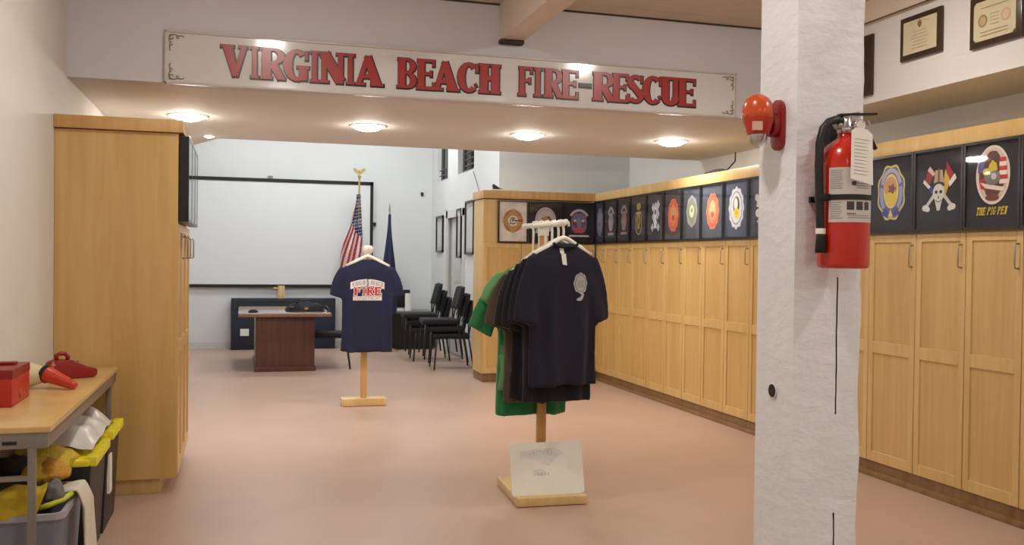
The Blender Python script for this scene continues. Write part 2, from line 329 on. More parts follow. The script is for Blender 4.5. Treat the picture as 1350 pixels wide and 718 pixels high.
# ------------------------------------------------------------------ the big sign
SG = thing('fire_rescue_sign', 'long white sign with raised red letters reading VIRGINIA BEACH FIRE-RESCUE on the header', 'sign', (0, YH, 0))
bx(-.48, 3.605, -.03, 0, 2.556, 2.885).build('panel', signw, SG)
f = MB(); x0, x1, z0, z1 = -.485, 3.61, 2.551, 2.89
for q in ((x0, x1, z0, z0+.014), (x0, x1, z1-.014, z1), (x0, x0+.014, z0, z1), (x1-.014, x1, z0, z1)): f.box(q[0], q[1], -.04, 0, q[2], q[3])
f.build('moulding', signt, SG, bevel=.003)
LET = [('V',-.137,.022),('I',.030,.104),('R',.108,.259),('G',.25,.412),('I',.410,.494),('N',.484,.655),('I',.648,.73),('A',.72,.904),('B',1.008,1.138),('E',1.144,1.265),('A',1.255,1.432),('C',1.426,1.578),('H',1.584,1.733),('F',1.872,1.973),('I',1.968,2.058),('R',2.062,2.198),('E',2.196,2.318),('-',2.324,2.423),('R',2.435,2.601),('E',2.589,2.709),('S',2.703,2.836),('C',2.826,2.983),('U',2.977,3.132),('E',3.119,3.257)]
HT = .205; Z0 = 2.617
for c, a, b_ in LET:
    if c == '-': Hh = HT
    o = MB(); k = MB(); wd = (b_-a)/HT
    TT = min(.31, wd*.37)
    for i_, poly in enumerate(glyph(c, wd, T=TT)): o.prism([(a+p[0]*HT, Z0+p[1]*HT) for p in poly], -.040-i_*.00007, -.030)
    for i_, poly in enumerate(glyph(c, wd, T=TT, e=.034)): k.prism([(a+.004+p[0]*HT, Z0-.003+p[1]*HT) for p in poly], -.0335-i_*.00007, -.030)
    lo = o.build('letter', redpaint if c != '-' else blackpaint, SG); k.build('letter_outline', blackpaint, lo)  # black outline backing each letter, set slightly down and right
for sx, cx in ((1, -.455), (-1, 3.58)):
    for sz, cz in ((1, 2.582), (-1, 2.859)):
        g = MB(); P = lambda u, v: (cx+sx*u, -.034, cz+sz*v)
        def curl(pts, r=.0035): g.tube([P(*p) for p in pts], r, 6)
        curl([(0, 0), (.03, -.004), (.05, .004), (.075, 0), (.09, .008)]); curl([(0, 0), (-.003, .03), (.005, .05), (0, .08), (.006, .1)])
        curl([(.012+.012*math.cos(t/2), .014+.012*math.sin(t/2)) for t in range(0, 11)]); curl([(.05+.008*math.cos(t/2), .012+.008*math.sin(t/2)) for t in range(0, 11)], .003)
        curl([(.012+.008*math.cos(t/2), .055+.01*math.sin(t/2)) for t in range(0, 11)], .003)
        g.build('corner_scroll', gold, SG)

# ------------------------------------------------------------------ emblem drawing (flat print on the framed shirts)
cols = {}
def cm(rgb):
    k = 'ink_%d_%d_%d' % rgb
    return mat(k, rgb, .6, var=.05, scale=60)
class Art:
    def __init__(s): s.L = {}; s.y = 0
    def mb(s, rgb): s.y -= .00022; return s.L.setdefault(rgb, MB())
    def poly(s, rgb, pts): s.mb(rgb).flat(pts, s.y)
    def ell(s, rgb, cx, cz, rx, rz, n=28, bump=0, k=8, ph=0, pw=1):
        s.poly(rgb, [(cx+rx*(1+bump*math.cos(k*a+ph))*math.cos(a), cz+rz*(1+bump*math.cos(k*a+ph))*math.sin(a)) for a in [2*PI*i/n for i in range(n)]])
    def arcs(s, rgb, cx, cz, rx, rz, a0, a1, t, n=14):
        m = s.mb(rgb)
        for q in arc(cx, cz, rx, rz, a0, a1, t, t, 0, n): m.flat(q, s.y)
    def text(s, rgb, st, x0, x1, z0, z1, **k): text_flat(s.mb(rgb), st, x0, x1, z0, z1, s.y, **k)
    def maltese(s, rgb, cx, cz, r, rz=None, rot=0):
        rz = rz or r
        for q in range(4):
            a = q*PI/2+rot; pts = []
            for (u, v) in ((.12, .12), (.55, .62), (.8, .5), (1, .25), (1.02, 0), (1, -.25), (.8, -.5), (.55, -.62), (.12, -.12)):
                x = u*math.cos(a)-v*math.sin(a); z = u*math.sin(a)+v*math.cos(a); pts.append((cx+x*r*.9, cz+z*rz*.9))
            s.poly(rgb, pts)
    def build(s, parent):
        names = {}
        mb = MB(); ms = []
        for i, (rgb, m) in enumerate(s.L.items()):
            mb.m = i; mb.add(m.v, m.f); ms.append(cm(rgb))
        return mb.build('emblem', ms, parent)
def E_scallop(A):      # yellow edged blue oval with horse rider scene blotch
    A.ell((206, 190, 110), 0, .01, .135, .185, 64, .05, 8, PI); A.ell((92, 96, 150), 0, .01, .122, .17, 64, .05, 8, PI)
    A.arcs((170, 170, 190), 0, .02, .108, .152, 20, 160, .028); A.arcs((150, 156, 196), 0, .01, .11, .152, 165, 225, .03); A.arcs((150, 156, 196), 0, .01, .11, .152, -45, 15, .03)
    A.ell((220, 200, 110), 0, .02, .074, .115, 28); A.ell((196, 150, 96), -.004, .045, .062, .07); A.ell((214, 190, 70), 0, -.03, .06, .05); A.ell((130, 70, 44), .01, .035, .035, .03, 16, .3, 5)
    A.poly((60, 62, 140), [(-.1, -.13), (-.05, -.09), (-.02, -.13), (-.05, -.15)]); A.poly((60, 62, 140), [(.1, -.13), (.05, -.09), (.02, -.13), (.05, -.15)]); A.poly((224, 204, 110), [(0, -.1), (.022, -.15), (-.022, -.15)])
def E_skull(A):
    A.poly((150, 36, 40), [(-.13, .06), (-.08, .15), (-.04, .11), (-.08, .04)]); A.poly((224, 220, 216), [(-.14, .05), (-.13, .07), (-.07, .02), (-.08, 0)]); A.poly((50, 60, 130), [(-.09, .01), (-.06, .03), (-.04, -.02), (-.06, -.03)]); A.poly((214, 180, 176), [(-.1, .125), (-.08, .15), (-.035, .1), (-.05, .085)])
    A.poly((206, 170, 60), [(.05, .12), (.08, .1), (.09, .04), (.05, -.05), (.03, -.01)]); A.poly((160, 36, 36), [(.06, .17), (.13, .08), (.1, .05), (.06, .1)]); A.poly((222, 218, 210), [(.13, .09), (.145, .06), (.09, .01), (.08, .04)])
    for sx in (-1, 1):
        A.poly((196, 194, 186), [(sx*.02, -.03), (sx*.035, -.01), (sx*.12, -.1), (sx*.105, -.115)]); A.ell((214, 212, 204), sx*.115, -.11, .028, .02); A.ell((214, 212, 204), sx*.095, -.118, .02, .017)
    A.poly((178, 160, 120), [(-.03, .12), (.03, .12), (.045, .03), (-.045, .03)]); A.poly((120, 80, 50), [(-.008, .13), (.008, .13), (.01, .04), (-.01, .04)]); A.ell((40, 60, 44), 0, .03, .05, .018)
    A.ell((206, 206, 198), 0, -.02, .05, .055, 20); A.poly((206, 206, 198), [(-.035, -.05), (.035, -.05), (.012, -.13), (-.012, -.13)])
    A.ell((40, 40, 44), -.02, -.015, .013, .011, 10); A.ell((40, 40, 44), .02, -.015, .013, .011, 10); A.poly((70, 70, 70), [(0, -.035), (.008, -.055), (-.008, -.055)]); A.arcs((90, 90, 88), 0, -.05, .03, .03, 210, 330, .006)
def E_pen(A):
    A.ell((226, 212, 200), 0, .055, .125, .17, 40); A.ell((206, 190, 176), 0, .055, .112, .155, 40); A.maltese((92, 52, 40), 0, .055, .11, .15)
    A.poly((90, 100, 160), [(-.11, .07), (-.11, .12), (-.07, .17), (-.06, .08)])
    for k in range(6): A.poly((196, 50, 50) if k % 2 else (232, 224, 216), [(.05, .0+k*.025), (.112-.003*k, .0+k*.025), (.112-.003*k, .025+k*.025), (.05, .025+k*.025)])
    A.poly((180, 44, 44), [(-.1, .03), (-.06, .04), (-.055, -.03), (-.085, -.02)]); A.poly((226, 214, 200), [(-.09, .015), (.08, -.02), (.09, -.045), (-.05, -.02)])
    A.ell((120, 116, 116), .0, .04, .06, .045, 18); A.ell((190, 190, 190), .012, .045, .02, .018); A.poly((204, 184, 50), [(-.045, .06), (-.02, .12), (.0, .14), (.03, .12), (.04, .08), (.0, .075)]); A.ell((210, 196, 70), -.045, .075, .025, .02)
    A.ell((110, 60, 44), 0, -.075, .05, .018)
    A.text((196, 176, 44), 'THE PIG PEN', -.118, .112, -.175, -.13, shear=.25, T=.34, S=.16)
def E_cross(c1, c2, c3):
    def f(A):
        A.ell(c1, 0, .02, .11, .15, 48, .04, 8); A.maltese(c2, 0, .02, .1, .135); A.ell(c3, 0, .02, .045, .06); A.ell(c2, 0, .03, .022, .026, 12, .2, 4); A.ell(c3, .0, -.015, .018, .014, 10)
    return f
def E_oval(c1, c2, c3):
    def f(A):
        A.ell(c1, 0, 0, .115, .165, 60, .035, 10); A.ell(c2, 0, 0, .1, .148, 40); A.ell(c1, 0, 0, .09, .135, 40); A.ell(c3, 0, .015, .055, .085); A.ell(c2, 0, -.03, .03, .03, 14, .2, 5)
        A.arcs(c2, 0, 0, .082, .125, 40, 140, .012); A.arcs(c2, 0, 0, .082, .125, 220, 320, .012)
    return f
def E_whiteyellow(A):
    A.ell((214, 218, 226), 0, .01, .125, .18, 80, .05, 12); A.ell((120, 130, 150), 0, .01, .098, .145, 40); A.ell((224, 228, 232), 0, .01, .09, .135, 40, .02, 12); A.ell((60, 64, 76), 0, .035, .055, .075)
    A.ell((240, 240, 240), -.008, .045, .032, .055); A.ell((236, 214, 40), .004, -.035, .045, .045); A.ell((230, 170, 40), .006, -.03, .018, .018)
def E_banner(c1, c2, c3):
    def f(A):
        A.arcs(c1, 0, .02, .1, .15, 25, 155, .035); A.ell(c1, 0, -.01, .07, .11, 30, .06, 6); A.ell(c2, 0, 0, .05, .08, 24, .1, 5); A.ell(c3, 0, -.02, .028, .045, 14, .2, 4); A.poly(c1, [(-.09, -.165), (.09, -.165), (.085, -.135), (-.085, -.135)])
    return f
def E_long(c1, c2):
    def f(A):
        A.arcs(c1, 0, -.08, .075, .1, 180, 360, .013); A.poly(c1, [(-.075, -.08), (-.062, -.08), (-.062, .05), (-.075, .05)]); A.poly(c1, [(.075, -.08), (.062, -.08), (.062, .05), (.075, .05)])
        A.ell(c2, 0, .13, .055, .04, 20, .12, 5); A.ell(c2, 0, -.02, .04, .1, 24, .1, 6); A.ell((70, 60, 30), 0, -.02, .02, .04); A.ell(c1, 0, .06, .08, .012)
    return f
def E_silver(A):
    for (x, z, r) in ((-.06, .1, .03), (.06, .12, .035), (0, .08, .05), (-.03, .0, .045), (.05, .03, .04), (0, -.06, .04), (-.07, -.11, .03), (.07, -.11, .03)): A.ell((178, 180, 190), x, z, r, r*1.3, 14, .2, 4)
    A.poly((206, 208, 214), [(-.02, .1), (.02, .1), (.03, -.12), (-.03, -.12)]); A.ell((90, 92, 104), 0, .05, .02, .03)
def E_shieldcolor(A):
    A.maltese((150, 60, 70), 0, 0, .12, .15, PI/4); A.ell((96, 100, 140), 0, 0, .1, .12, 30); A.arcs((176, 172, 180), 0, .02, .14, .15, 30, 150, .03); A.ell((120, 50, 60), 0, .0, .085, .06, 20); A.ell((110, 120, 150), 0, .0, .03, .08, 16)
    A.ell((190, 190, 200), -.05, .03, .02, .014); A.ell((190, 190, 200), .05, .03, .02, .014); A.ell((190, 60, 60), 0, -.085, .055, .03, 16, .1, 6); A.poly((196, 196, 200), [(-.13, -.165), (.13, -.165), (.13, -.145), (-.13, -.145)])
def E_whitecross(A):
    A.ell((186, 150, 100), 0, .01, .125, .14, 60, .05, 8); A.ell((150, 90, 60), 0, .01, .115, .13, 60, .04, 8, PI); A.maltese((178, 138, 70), 0, .01, .118, .135); A.ell((222, 212, 200), 0, .01, .062, .062); A.arcs((90, 80, 90), 0, .01, .04, .045, 30, 330, .012); A.poly((150, 60, 60), [(.02, .02), (.115, .03), (.115, 0), (.02, .0)]); A.poly((110, 110, 120), [(-.06, -.02), (.06, -.01), (.06, -.02), (-.06, -.03)])
    A.ell((90, 90, 110), 0, .02, .015, .02)
def E_round(A):
    A.ell((196, 180, 184), 0, .03, .13, .15, 40); A.ell((150, 130, 140), 0, .03, .118, .136, 40); A.ell((186, 172, 178), 0, .03, .108, .126, 40); A.ell((110, 80, 44), .02, .02, .07, .05, 20, .2, 5); A.ell((160, 130, 70), .0, .035, .035, .04, 14, .2, 4); A.poly((170, 164, 176), [(-.13, -.13), (-.05, -.13), (-.06, -.07), (-.12, -.08)])
def E_multi(A):
    A.ell((204, 206, 210), -.02, .04, .06, .05, 20, .2, 5); A.ell((206, 190, 60), .04, .12, .045, .025); A.ell((196, 198, 204), -.07, .08, .03, .03, 12); A.ell((170, 60, 60), .03, -.03, .05, .04, 16, .2, 5); A.ell((210, 212, 216), -.05, -.05, .04, .035, 12); A.ell((60, 110, 80), .05, .03, .025, .03); A.ell((206, 180, 170), .0, -.12, .06, .035, 16, .2, 6)

def poster(x, y, z, rz, wd, ht, art, label, bg=(30, 32, 42), deep=.03, group=None):
    t = thing('framed_shirt_emblem', label, 'picture frame', (x, y, z), rz, group)
    b = MB(); q = .016
    for (x0, x1, z0, z1) in ((-wd/2, wd/2, ht/2-q, ht/2), (-wd/2, wd/2, -ht/2, -ht/2+q), (-wd/2, -wd/2+q, -ht/2+q, ht/2-q), (wd/2-q, wd/2, -ht/2+q, ht/2-q)): b.box(x0, x1, -deep, 0, z0, z1)
    b.build('frame', frame_m, t)
    bx(-wd/2+q, wd/2-q, -.014, -.001, -ht/2+q, ht/2-q).build('backing', mat('shirt_cloth_%d_%d_%d' % bg, bg, .85, var=.18, scale=7, bump=.3, bscale=14), t)
    A = Art(); A.y = -.0150; art(A); e = A.build(t)
    k = min(1, (wd-.05)/.3); e.scale = (k, 1, 1)
    bx(-wd/2+q, wd/2-q, -deep+.0010, -deep+.0022, -ht/2+q, ht/2-q).build('glass_pane', pane, t)
    return t

# ------------------------------------------------------------------ maple lockers
Zt = 2.27; Zd1 = 1.645; Zd0 = .105
def locker(wd, depth, label, rz, x, y, group=None, handed=1):
    t = thing('maple_locker', label, 'locker', (x, y, 0), rz, group)     # local: front faces -y, x from 0..wd
    bx(.0006, wd-.0006, .02, depth, .10, Zt-.105).build('carcass', maple, t)
    d = MB(); s = .048; g = .0025; zm = .885
    for q in ((g, s), (wd-s, wd-g)): d.box(q[0], q[1], 0, .019, Zd0, Zd1)
    d.box(s, wd-s, 0, .019, Zd1-.05, Zd1); d.box(s, wd-s, 0, .019, Zd0, Zd0+.07); d.box(s, wd-s, 0, .019, zm-.04, zm+.04)
    dd = d.build('door', maple, t, bevel=.0016, seg=1)
    bx(s, wd-s, .009, .018, zm+.04, Zd1-.05).build('upper_panel', maple_p, dd); bx(s, wd-s, .009, .018, Zd0+.07, zm-.04).build('lower_panel', maple_p, dd)
    hx = wd-.03 if handed > 0 else .03
    MB().tube([(hx, 0, 1.575), (hx, -.026, 1.572), (hx, -.03, 1.56), (hx, -.03, 1.45), (hx, -.026, 1.438), (hx, 0, 1.435)], .005, 8).build('handle', steel, dd, smooth=True)
    return t
SE = [3.23, 3.66, 4.088, 4.510, 4.934, 5.388, 5.775, 6.165, 6.555, 6.945, 7.365, 7.789, 8.176, 8.582, 9.001, 9.430, 9.805, 10.195, 10.5]
bl = (34, 36, 46); gy = (66, 72, 84)
RT = [ # from the near end
 (E_scallop, 'emblem on dark shirt, framed, outside the right edge of the view', bl, 'hidden'),
 (E_skull, 'emblem on dark shirt, framed, outside the right edge of the view', bl, 'hidden'),
 (E_pen, 'black framed shirt with round red white and blue crest and yellow words THE PIG PEN', bl, 'the crest frame reading THE PIG PEN'),
 (E_skull, 'black framed shirt with a white skull below crossed colourful flags', bl, 'the framed skull and flags'),
 (E_scallop, 'black framed shirt with a scalloped blue oval badge edged in yellow, right of the extinguisher', bl, 'the framed blue oval badge beside the extinguisher'),
 (E_cross((160, 150, 120), (120, 60, 50), (200, 196, 190)), 'framed shirt emblem hidden behind the white post', gy, 'hidden'),
 (E_round, 'framed shirt emblem hidden behind the white post', gy, 'hidden'),
 (E_silver, 'framed shirt emblem hidden behind the white post', gy, 'hidden'),
 (E_multi, 'framed shirt with patchy white, yellow and red emblem cut off by the white post', (56, 62, 82), 'the framed emblem cut off by the post'),
 (E_whiteyellow, 'framed navy shirt with bright white scalloped badge and yellow centre', (62, 70, 96), 'the framed white badge with yellow centre'),
 (E_oval((222, 130, 90), (196, 70, 50), (226, 178, 130)), 'framed grey shirt with a large salmon orange oval badge', gy, 'the framed salmon orange oval badge'),
 (E_cross((150, 150, 160), (130, 140, 120), (214, 214, 180)), 'framed grey shirt with pale silver green cross badge, left of the orange oval', gy, 'the framed silver green cross badge'),
 (E_oval((206, 110, 80), (170, 60, 44), (190, 140, 90)), 'framed shirt with dull red oblong badge beside the silver figure emblem', (60, 58, 66), 'the framed dull red oblong badge'),
 (E_silver, 'framed shirt with scattered silver white figure emblem', (52, 54, 62), 'the framed silver figure emblem'),
 (E_long((160, 150, 110), (150, 134, 60)), 'framed shirt with long olive yellow emblem rounded like a U at its foot', (42, 42, 46), 'the framed olive U-shaped emblem'),
 (E_banner((140, 120, 116), (120, 84, 74), (150, 120, 110)), 'framed dark shirt with dim brownish badge under a pale bar', (44, 42, 48), 'the framed brownish badge'),
 (E_banner((150, 146, 150), (120, 116, 122), (150, 146, 140)), 'framed dark shirt with grey badge arched on top and a pale bar below', (38, 38, 50), 'the framed grey badge with a pale bar'),
 (E_oval((120, 120, 132), (90, 90, 110), (130, 124, 130)), 'framed navy shirt with a faint grey oval badge in the corner of the lockers', (34, 36, 58), 'the framed faint grey oval in the corner')]
for i, (art, lab, bg, near) in enumerate(RT):
    a, c = SE[i], SE[i+1]; wd = c-a
    hid = near == 'hidden'
    ll = ('maple locker outside the right edge of the view' if i < 2 else 'maple locker hidden behind the white post') if hid else 'tall maple locker in the right row under '+near
    locker(wd, .62, ll, -PI/2, XB, c, ('unseen maple lockers' if i < 2 else 'lockers behind the post') if hid else 'maple lockers along the right wall')
    poster(XB, (a+c)/2, 1.917, -PI/2, wd-.004, .515, art, lab, bg, group=('frames outside the view' if i < 2 else 'frames behind the post') if hid else 'framed shirts above the right lockers')
# end row facing the camera
EX = [2.73, 3.20, 3.675, 4.135]
ER = [(E_whitecross, 'white framed print with round gold and brown maltese badge', (214, 206, 200), 'the white framed gold badge'),
      (E_round, 'black framed shirt with round mauve badge just behind the hanger tops', (30, 28, 36), 'the framed round mauve badge'),
      (E_shieldcolor, 'black framed shirt with wide blue and red cross emblem and arched banner', (28, 26, 36), 'the framed blue and red cross emblem')]
PX = [(2.90, 3.27), (3.285, 3.70), (3.71, 4.13)]
for i, (art, lab, bg, near) in enumerate(ER):
    locker(EX[i+1]-EX[i], .48, 'tall maple locker facing the viewer under '+near, 0, EX[i], 10.5, 'maple lockers of the end row')
    poster((PX[i][0]+PX[i][1])/2, 10.5, 1.905, 0, PX[i][1]-PX[i][0], .50, art, lab, bg, group='framed shirts above the end lockers')
# left row facing +x : local x -> +y
LS = [5.95, 6.335, 6.72, 7.12]
for i in range(3):
    nm = ('nearest', 'middle', 'farthest')[i]
    lk = locker(LS[i+1]-LS[i], .67, ('nearest maple locker of the left row, its large plain side panel facing the viewer', 'middle maple locker of the left row, seen edge on', 'farthest maple locker of the left row, seen edge on')[i], PI/2, -.37, LS[i], 'maple lockers along the left wall', handed=1)
    poster(-.37, (LS[i]+LS[i+1])/2, 1.92, PI/2, LS[i+1]-LS[i]-.004, .52, (E_round, E_silver, E_whitecross)[i], '%s black framed picture on the left lockers, seen edge on' % nm, (70, 74, 84), deep=.055, group='frames on the left lockers')
    if i == 0: LK0 = lk
sp = bx(XL+.002, -.375, 5.93, 5.949, .10, Zt-.08).build('end_panel', maple_p); sp.parent = LK0; sp.matrix_parent_inverse = (Matrix.Translation(LK0.location) @ Matrix.Rotation(PI/2, 4, 'Z')).inverted()
# crowns and plinths
def cr(name, b, lab, m=maple_d): return tag(b.build(name, m, bevel=.003), lab, 'trim')
cr('crown_board', bx(XL+.002, -.345, 5.90, 7.12, Zt-.075, Zt).box(XL+.3, -.4, 5.95, 7.1, Zt-.1, Zt-.07), 'maple cornice on top of the left locker row')
cr('crown_board', MB().box(XB-.02, XR-.002, 3.23, 10.48, Zt-.095, Zt), 'long maple cornice on top of the right locker row', maple)
cr('crown_board', MB().box(2.715, XB-.022, 10.48, 10.999, Zt-.095, Zt), 'maple cornice on top of the end locker row')
pl = wood('plinth_wood', (120, 88, 54), (146, 110, 70))
cr('plinth', MB().box(XB+.02, XR-.01, 3.23, 10.5, 0, .1).box(XB-.012, XB+.02, 3.23, 10.49, 0, .035), 'dark wooden plinth under the right locker row', pl)
cr('plinth', MB().box(2.74, XB, 10.53, 10.98, 0, .1), 'dark wooden plinth under the end locker row', pl)
cr('plinth', MB().box(XL+.01, -.47, 5.98, 7.10, 0, .1), 'pale recessed wooden plinth under the left locker row', pine)

# things above: cables and dark lumps
tag(MB().tube([(4.72, 8.2, 2.55), (4.66, 8.1, 2.45), (4.5, 8.0, 2.33), (4.3, 7.9, 2.285), (4.22, 7.75, 2.28)], .007, 8).build('cable', black, smooth=True), 'black cable hanging down onto the right locker cornice', 'cable')
bg_ = MB(); bg_.grid(lambda u, v: (4.2+.2*v, 7.55+.45*u, 2.272+.055*math.sin(PI*min(1, u*1.0))**.6*math.sin(PI*v)**.5), 14, 6)
tag(bg_.build('black_bag', blackfab, smooth=True, solid=.004), 'flat black bag lying on the right locker cornice', 'bag')
tag(MB().tube([(3.04, 12.3, 2.66), (3.04, 12.1, 2.5), (3.0, 11.8, 2.35), (2.95, 11.4, 2.29), (2.9, 10.9, 2.276)], .006, 8).build('cable', mat('grey_cable', (110, 108, 104), .5), smooth=True), 'thin grey cable looping from the high window to the end cornice', 'cable')
tag(MB().tube([(3.043, 12.9, 2.12), (3.04, 12.3, 2.2), (3.04, 11.6, 2.14), (2.98, 11.05, 2.2), (2.74, 10.95, 2.2)], .006, 8).build('cable', mat('grey_cable', (110, 108, 104), .5), smooth=True), 'grey cable strung across the picture frames of the far right wall', 'cable')
cp = MB(); cp.prismz([(2.84, 10.6), (3.2, 10.55), (3.25, 10.85), (2.9, 10.9)], 2.271, 2.292); tag(cp.build('cloth_bundle', whitec, bevel=.006), 'pale folded cloth on top of the end locker cornice', 'cloth')
hk = MB(); hk.prism([(0, 0), (.16, 0), (.08, .02), (.0, .07), (-.01, .05)], -.02, .02); o = hk.build('black_wedge', black); o.location = (2.9, 10.72, 2.293); tag(o, 'small black pointed piece lying on the pale cloth over the end lockers', 'object')

# ------------------------------------------------------------------ white timber post
PXa, PXb, PYa, PYb = 1.489, 1.707, 2.25, 2.446
pb = MB(); rnd = random.Random(3)
def nz(a, b_, c_):
    from mathutils import noise
    return noise.noise(Vector((a*9, b_*9, c_*5)))*.007 + noise.noise(Vector((a*30, b_*30, c_*22)))*.0018
def chop(z, s=0): return 0
NZ = 150
def pface(fn, us, crack=()):
    k = len(us); vs = []
    for j in range(NZ+1):
        z = (ZC-.001)*j/NZ
        for i, u in enumerate(us): vs.append(fn(u, z, i, j))
    pb.m = 0; pb.add(vs, [])
    base = len(pb.v)-len(vs)
    for j in range(NZ):
        for i in range(k-1):
            pb.f.append([base+j*k+i, base+j*k+i+1, base+(j+1)*k+i+1, base+(j+1)*k+i]); z = (ZC)*(j+.5)/NZ
            pb.mi.append(1 if (i in crack and incr(z)) else 0)
def incr(z): return (1.03 < z < 1.41) or (.30 < z < .735)
ufr = [0, .03, .06, .09, .118, .1365, .138, .1395, .141, .17, .195, .218]
def edge(u, L): return 0.004 if (u < 1e-6 or u > L-1e-6) else 0
def ff(u, z, i, j):
    dx = .004*math.sin(z*1.3); x = PXa+u; y = PYa+nz(x, 0, z)
    if i in (6, 7): 
        if incr(z): y += .016
        x += .006*math.sin(z*5)
    if i == 0: y = PYa+.004; x += 0
    if i == len(ufr)-1: y = PYa+.004; x += nz(2, 7, z)*1.3
    return (x, y, z)
pface(ff, ufr, (5, 6, 7))
us = [0, .03, .06, .09, .12, .15, .17, .196]
pface(lambda u, z, i, j: ((PXa+.0) if i else PXa, PYb-u if i < 7 else PYa+.004, z) if i in (0, 7) else (PXa+nz(3, u, z)*.6, PYb-u, z), us)
pface(lambda u, z, i, j: (PXb+nz(2, 7, z)*1.3 if i == 0 else PXb+nz(5, u, z), PYa+.004 if i == 0 else PYa+u, z), us)
pface(lambda u, z, i, j: (PXb-u, PYb, z), [0, .109, .218])
post = tag(pb.build('timber_post', [postw, crackm], smooth=True), 'white painted rough hewn timber post carrying the fire extinguisher', 'post')
post.data.set_sharp_from_angle(angle=R(50))
MB().lathe([(.021, .0), (.0225, -.002), (.0195, -.003), (.0195, -.0012), (.0, -.0012)], 20, (PXa-.0015, 2.352, 1.078), 'X', cap=False).build('hole_rim', postw, post, smooth=True)
MB().lathe([(.0005, -.003), (.0195, -.003)], 20, (PXa-.0012, 2.352, 1.078), 'X', cap=False).build('bolt_hole', crackm, post)

# ------------------------------------------------------------------ fire extinguisher
EXT = thing('fire_extinguisher', 'red fire extinguisher with black hose and white inspection tag hung on the post', 'fire extinguisher', (1.587, 2.172, 1.437))

r = .0685
MB().lathe([(.0, .004), (.055, .0), (r-.003, .003), (r, .012), (r, .27), (r*.985, .29), (r*.90, .315), (r*.72, .337), (r*.45, .352), (.022, .358), (.018, .372), (.018, .385), (0, .386)], 40, cap=False).build('cylinder', red, EXT, smooth=True)
MB().lathe([(.022, .37), (.023, .385), (.02, .39), (.017, .415), (.012, .418)], 20).build('valve', chrome, EXT, smooth=True)
v = MB(); v.box(-.016, .034, -.017, .015, .385, .412); v.build('valve_body', chrome, EXT, bevel=.004)
g = MB().lathe([(.016, 0), (.018, .004), (.018, .014), (.015, .016)], 20, (.026, -.034, .39), 'Y'); g.build('gauge', chrome, EXT, smooth=True)
MB().lathe([(.0, -.0005), (.014, -.0005)], 16, (.026, -.034, .39), 'Y', cap=False).build('gauge_face', paper, EXT)
lv = MB(); lv.T = Matrix.Translation((-.02, 0, .417)) @ Matrix.Rotation(R(-4), 4, 'Y'); lv.box(0, .118, -.011, .011, 0, .007); lv.build('top_lever', blackg, EXT, bevel=.0025)
MB().tube([(.03, 0, .40), (.055, 0, .385), (.08, 0, .36), (.1, 0, .333)], [.008, .009, .0085, .006], 10).build('carry_handle', blackg, EXT, smooth=True)
lv = MB(); lv.T = Matrix.Translation((-.005, 0, .405)) @ Matrix.Rotation(R(-12), 4, 'Y'); lv.box(0, .05, -.009, .009, 0, .018); lv.build('lever_bracket', chrome, EXT, bevel=.002)
hp = [(-.014, -.004, .402), (-.035, -.008, .406), (-.06, -.012, .398), (-.078, -.012, .378), (-.088, -.012, .34), (-.09, -.012, .28), (-.088, -.014, .2), (-.085, -.016, .12), (-.083, -.016, .075), (-.082, -.016, .045)]
MB().tube(hp, .0115, 12).build('hose', rubber, EXT, smooth=True)
MB().lathe([(.0125, 0), (.0135, .001), (.0135, .014), (.0125, .015)], 14, (-.0838, -.016, .093)).build('hose_ring', hang, EXT)
MB().lathe([(.0155, .042), (.013, .09), (.0125, .092)], 14, (-.0825, -.016, 0)).build('nozzle', rubber, EXT, smooth=True)
MB().tube([(-.012, 0, .39), (-.03, -.004, .393)], .013, 12).build('hose_fitting', steel, EXT, smooth=True)
def patch(a0, a1, z0, z1, rr, m, name, parent, n=16, x=None):
    vs = []
    for i in range(n+1):
        a = R(a0+(a1-a0)*i/n)
        for z in (z0, z1): vs.append((rr*math.sin(a), -rr*math.cos(a), z))
    return MB().add(vs, [(2*i, 2*i+2, 2*i+3, 2*i+1) for i in range(n)]).build(name, m, parent, smooth=True)
lab = patch(-70, 62, .125, .272, r+.0007, mat('label_grey', (206, 200, 196), .35, var=.02), 'label', EXT)
inkd = mat('label_ink', (60, 58, 62), .5); inkl = mat('label_text', (150, 146, 146), .5); inkr = mat('label_red', (190, 60, 50), .5)
for a in (-30, -9, 12): 
    s_ = patch(a, a+16, .158, .180, r+.0012, inkd, 'pictogram', lab, 4); 
    patch(a+4, a+11, .162, .173, r+.0016, paper, 'pictogram_shape', lab, 2) if False else None
def lines(a0, a1, zs, m, nm='print_lines'):
    mb = MB()
    for z in zs:
        vs = []; n = 6; e = random.uniform(.75, 1)
        for i in range(n+1):
            a = R(a0+(a1-a0)*e*i/n)
            for q in (z, z+.0022): vs.append(((r+.0012)*math.sin(a), -(r+.0012)*math.cos(a), q))
        mb.add(vs, [(2*i, 2*i+2, 2*i+3, 2*i+1) for i in range(n)])
    mb.build(nm, m, lab)
lines(-66, -38, [.135+.006*k for k in range(8)], inkl); lines(-66, -38, [.215+.006*k for k in range(9)], inkl); lines(-28, 40, [.136, .142], inkl); lines(-30, -8, [.147], inkd); lines(-10, 40, [.216, .222, .228], inkl); patch(-20, -10, .224, .235, r+.0013, inkd, 'logo_dot', lab, 4)
lines(-28, 40, [.186], inkl)
MB().lathe([(r+.001, .185), (r+.0035, .186), (r+.0035, .199), (r+.001, .2)], 40, cap=False).build('strap', rubber, EXT, smooth=False)
MB().box(-.012-.0, .012, .05, .0765, .05, .40).box(-.06, .1, .066, .0765, .184, .2).build('wall_bracket', black, EXT)
b = MB(); b.box(-.095, -.06, -.03, .0, .183, .202); b.build('hose_clip', rubber, EXT, bevel=.003)
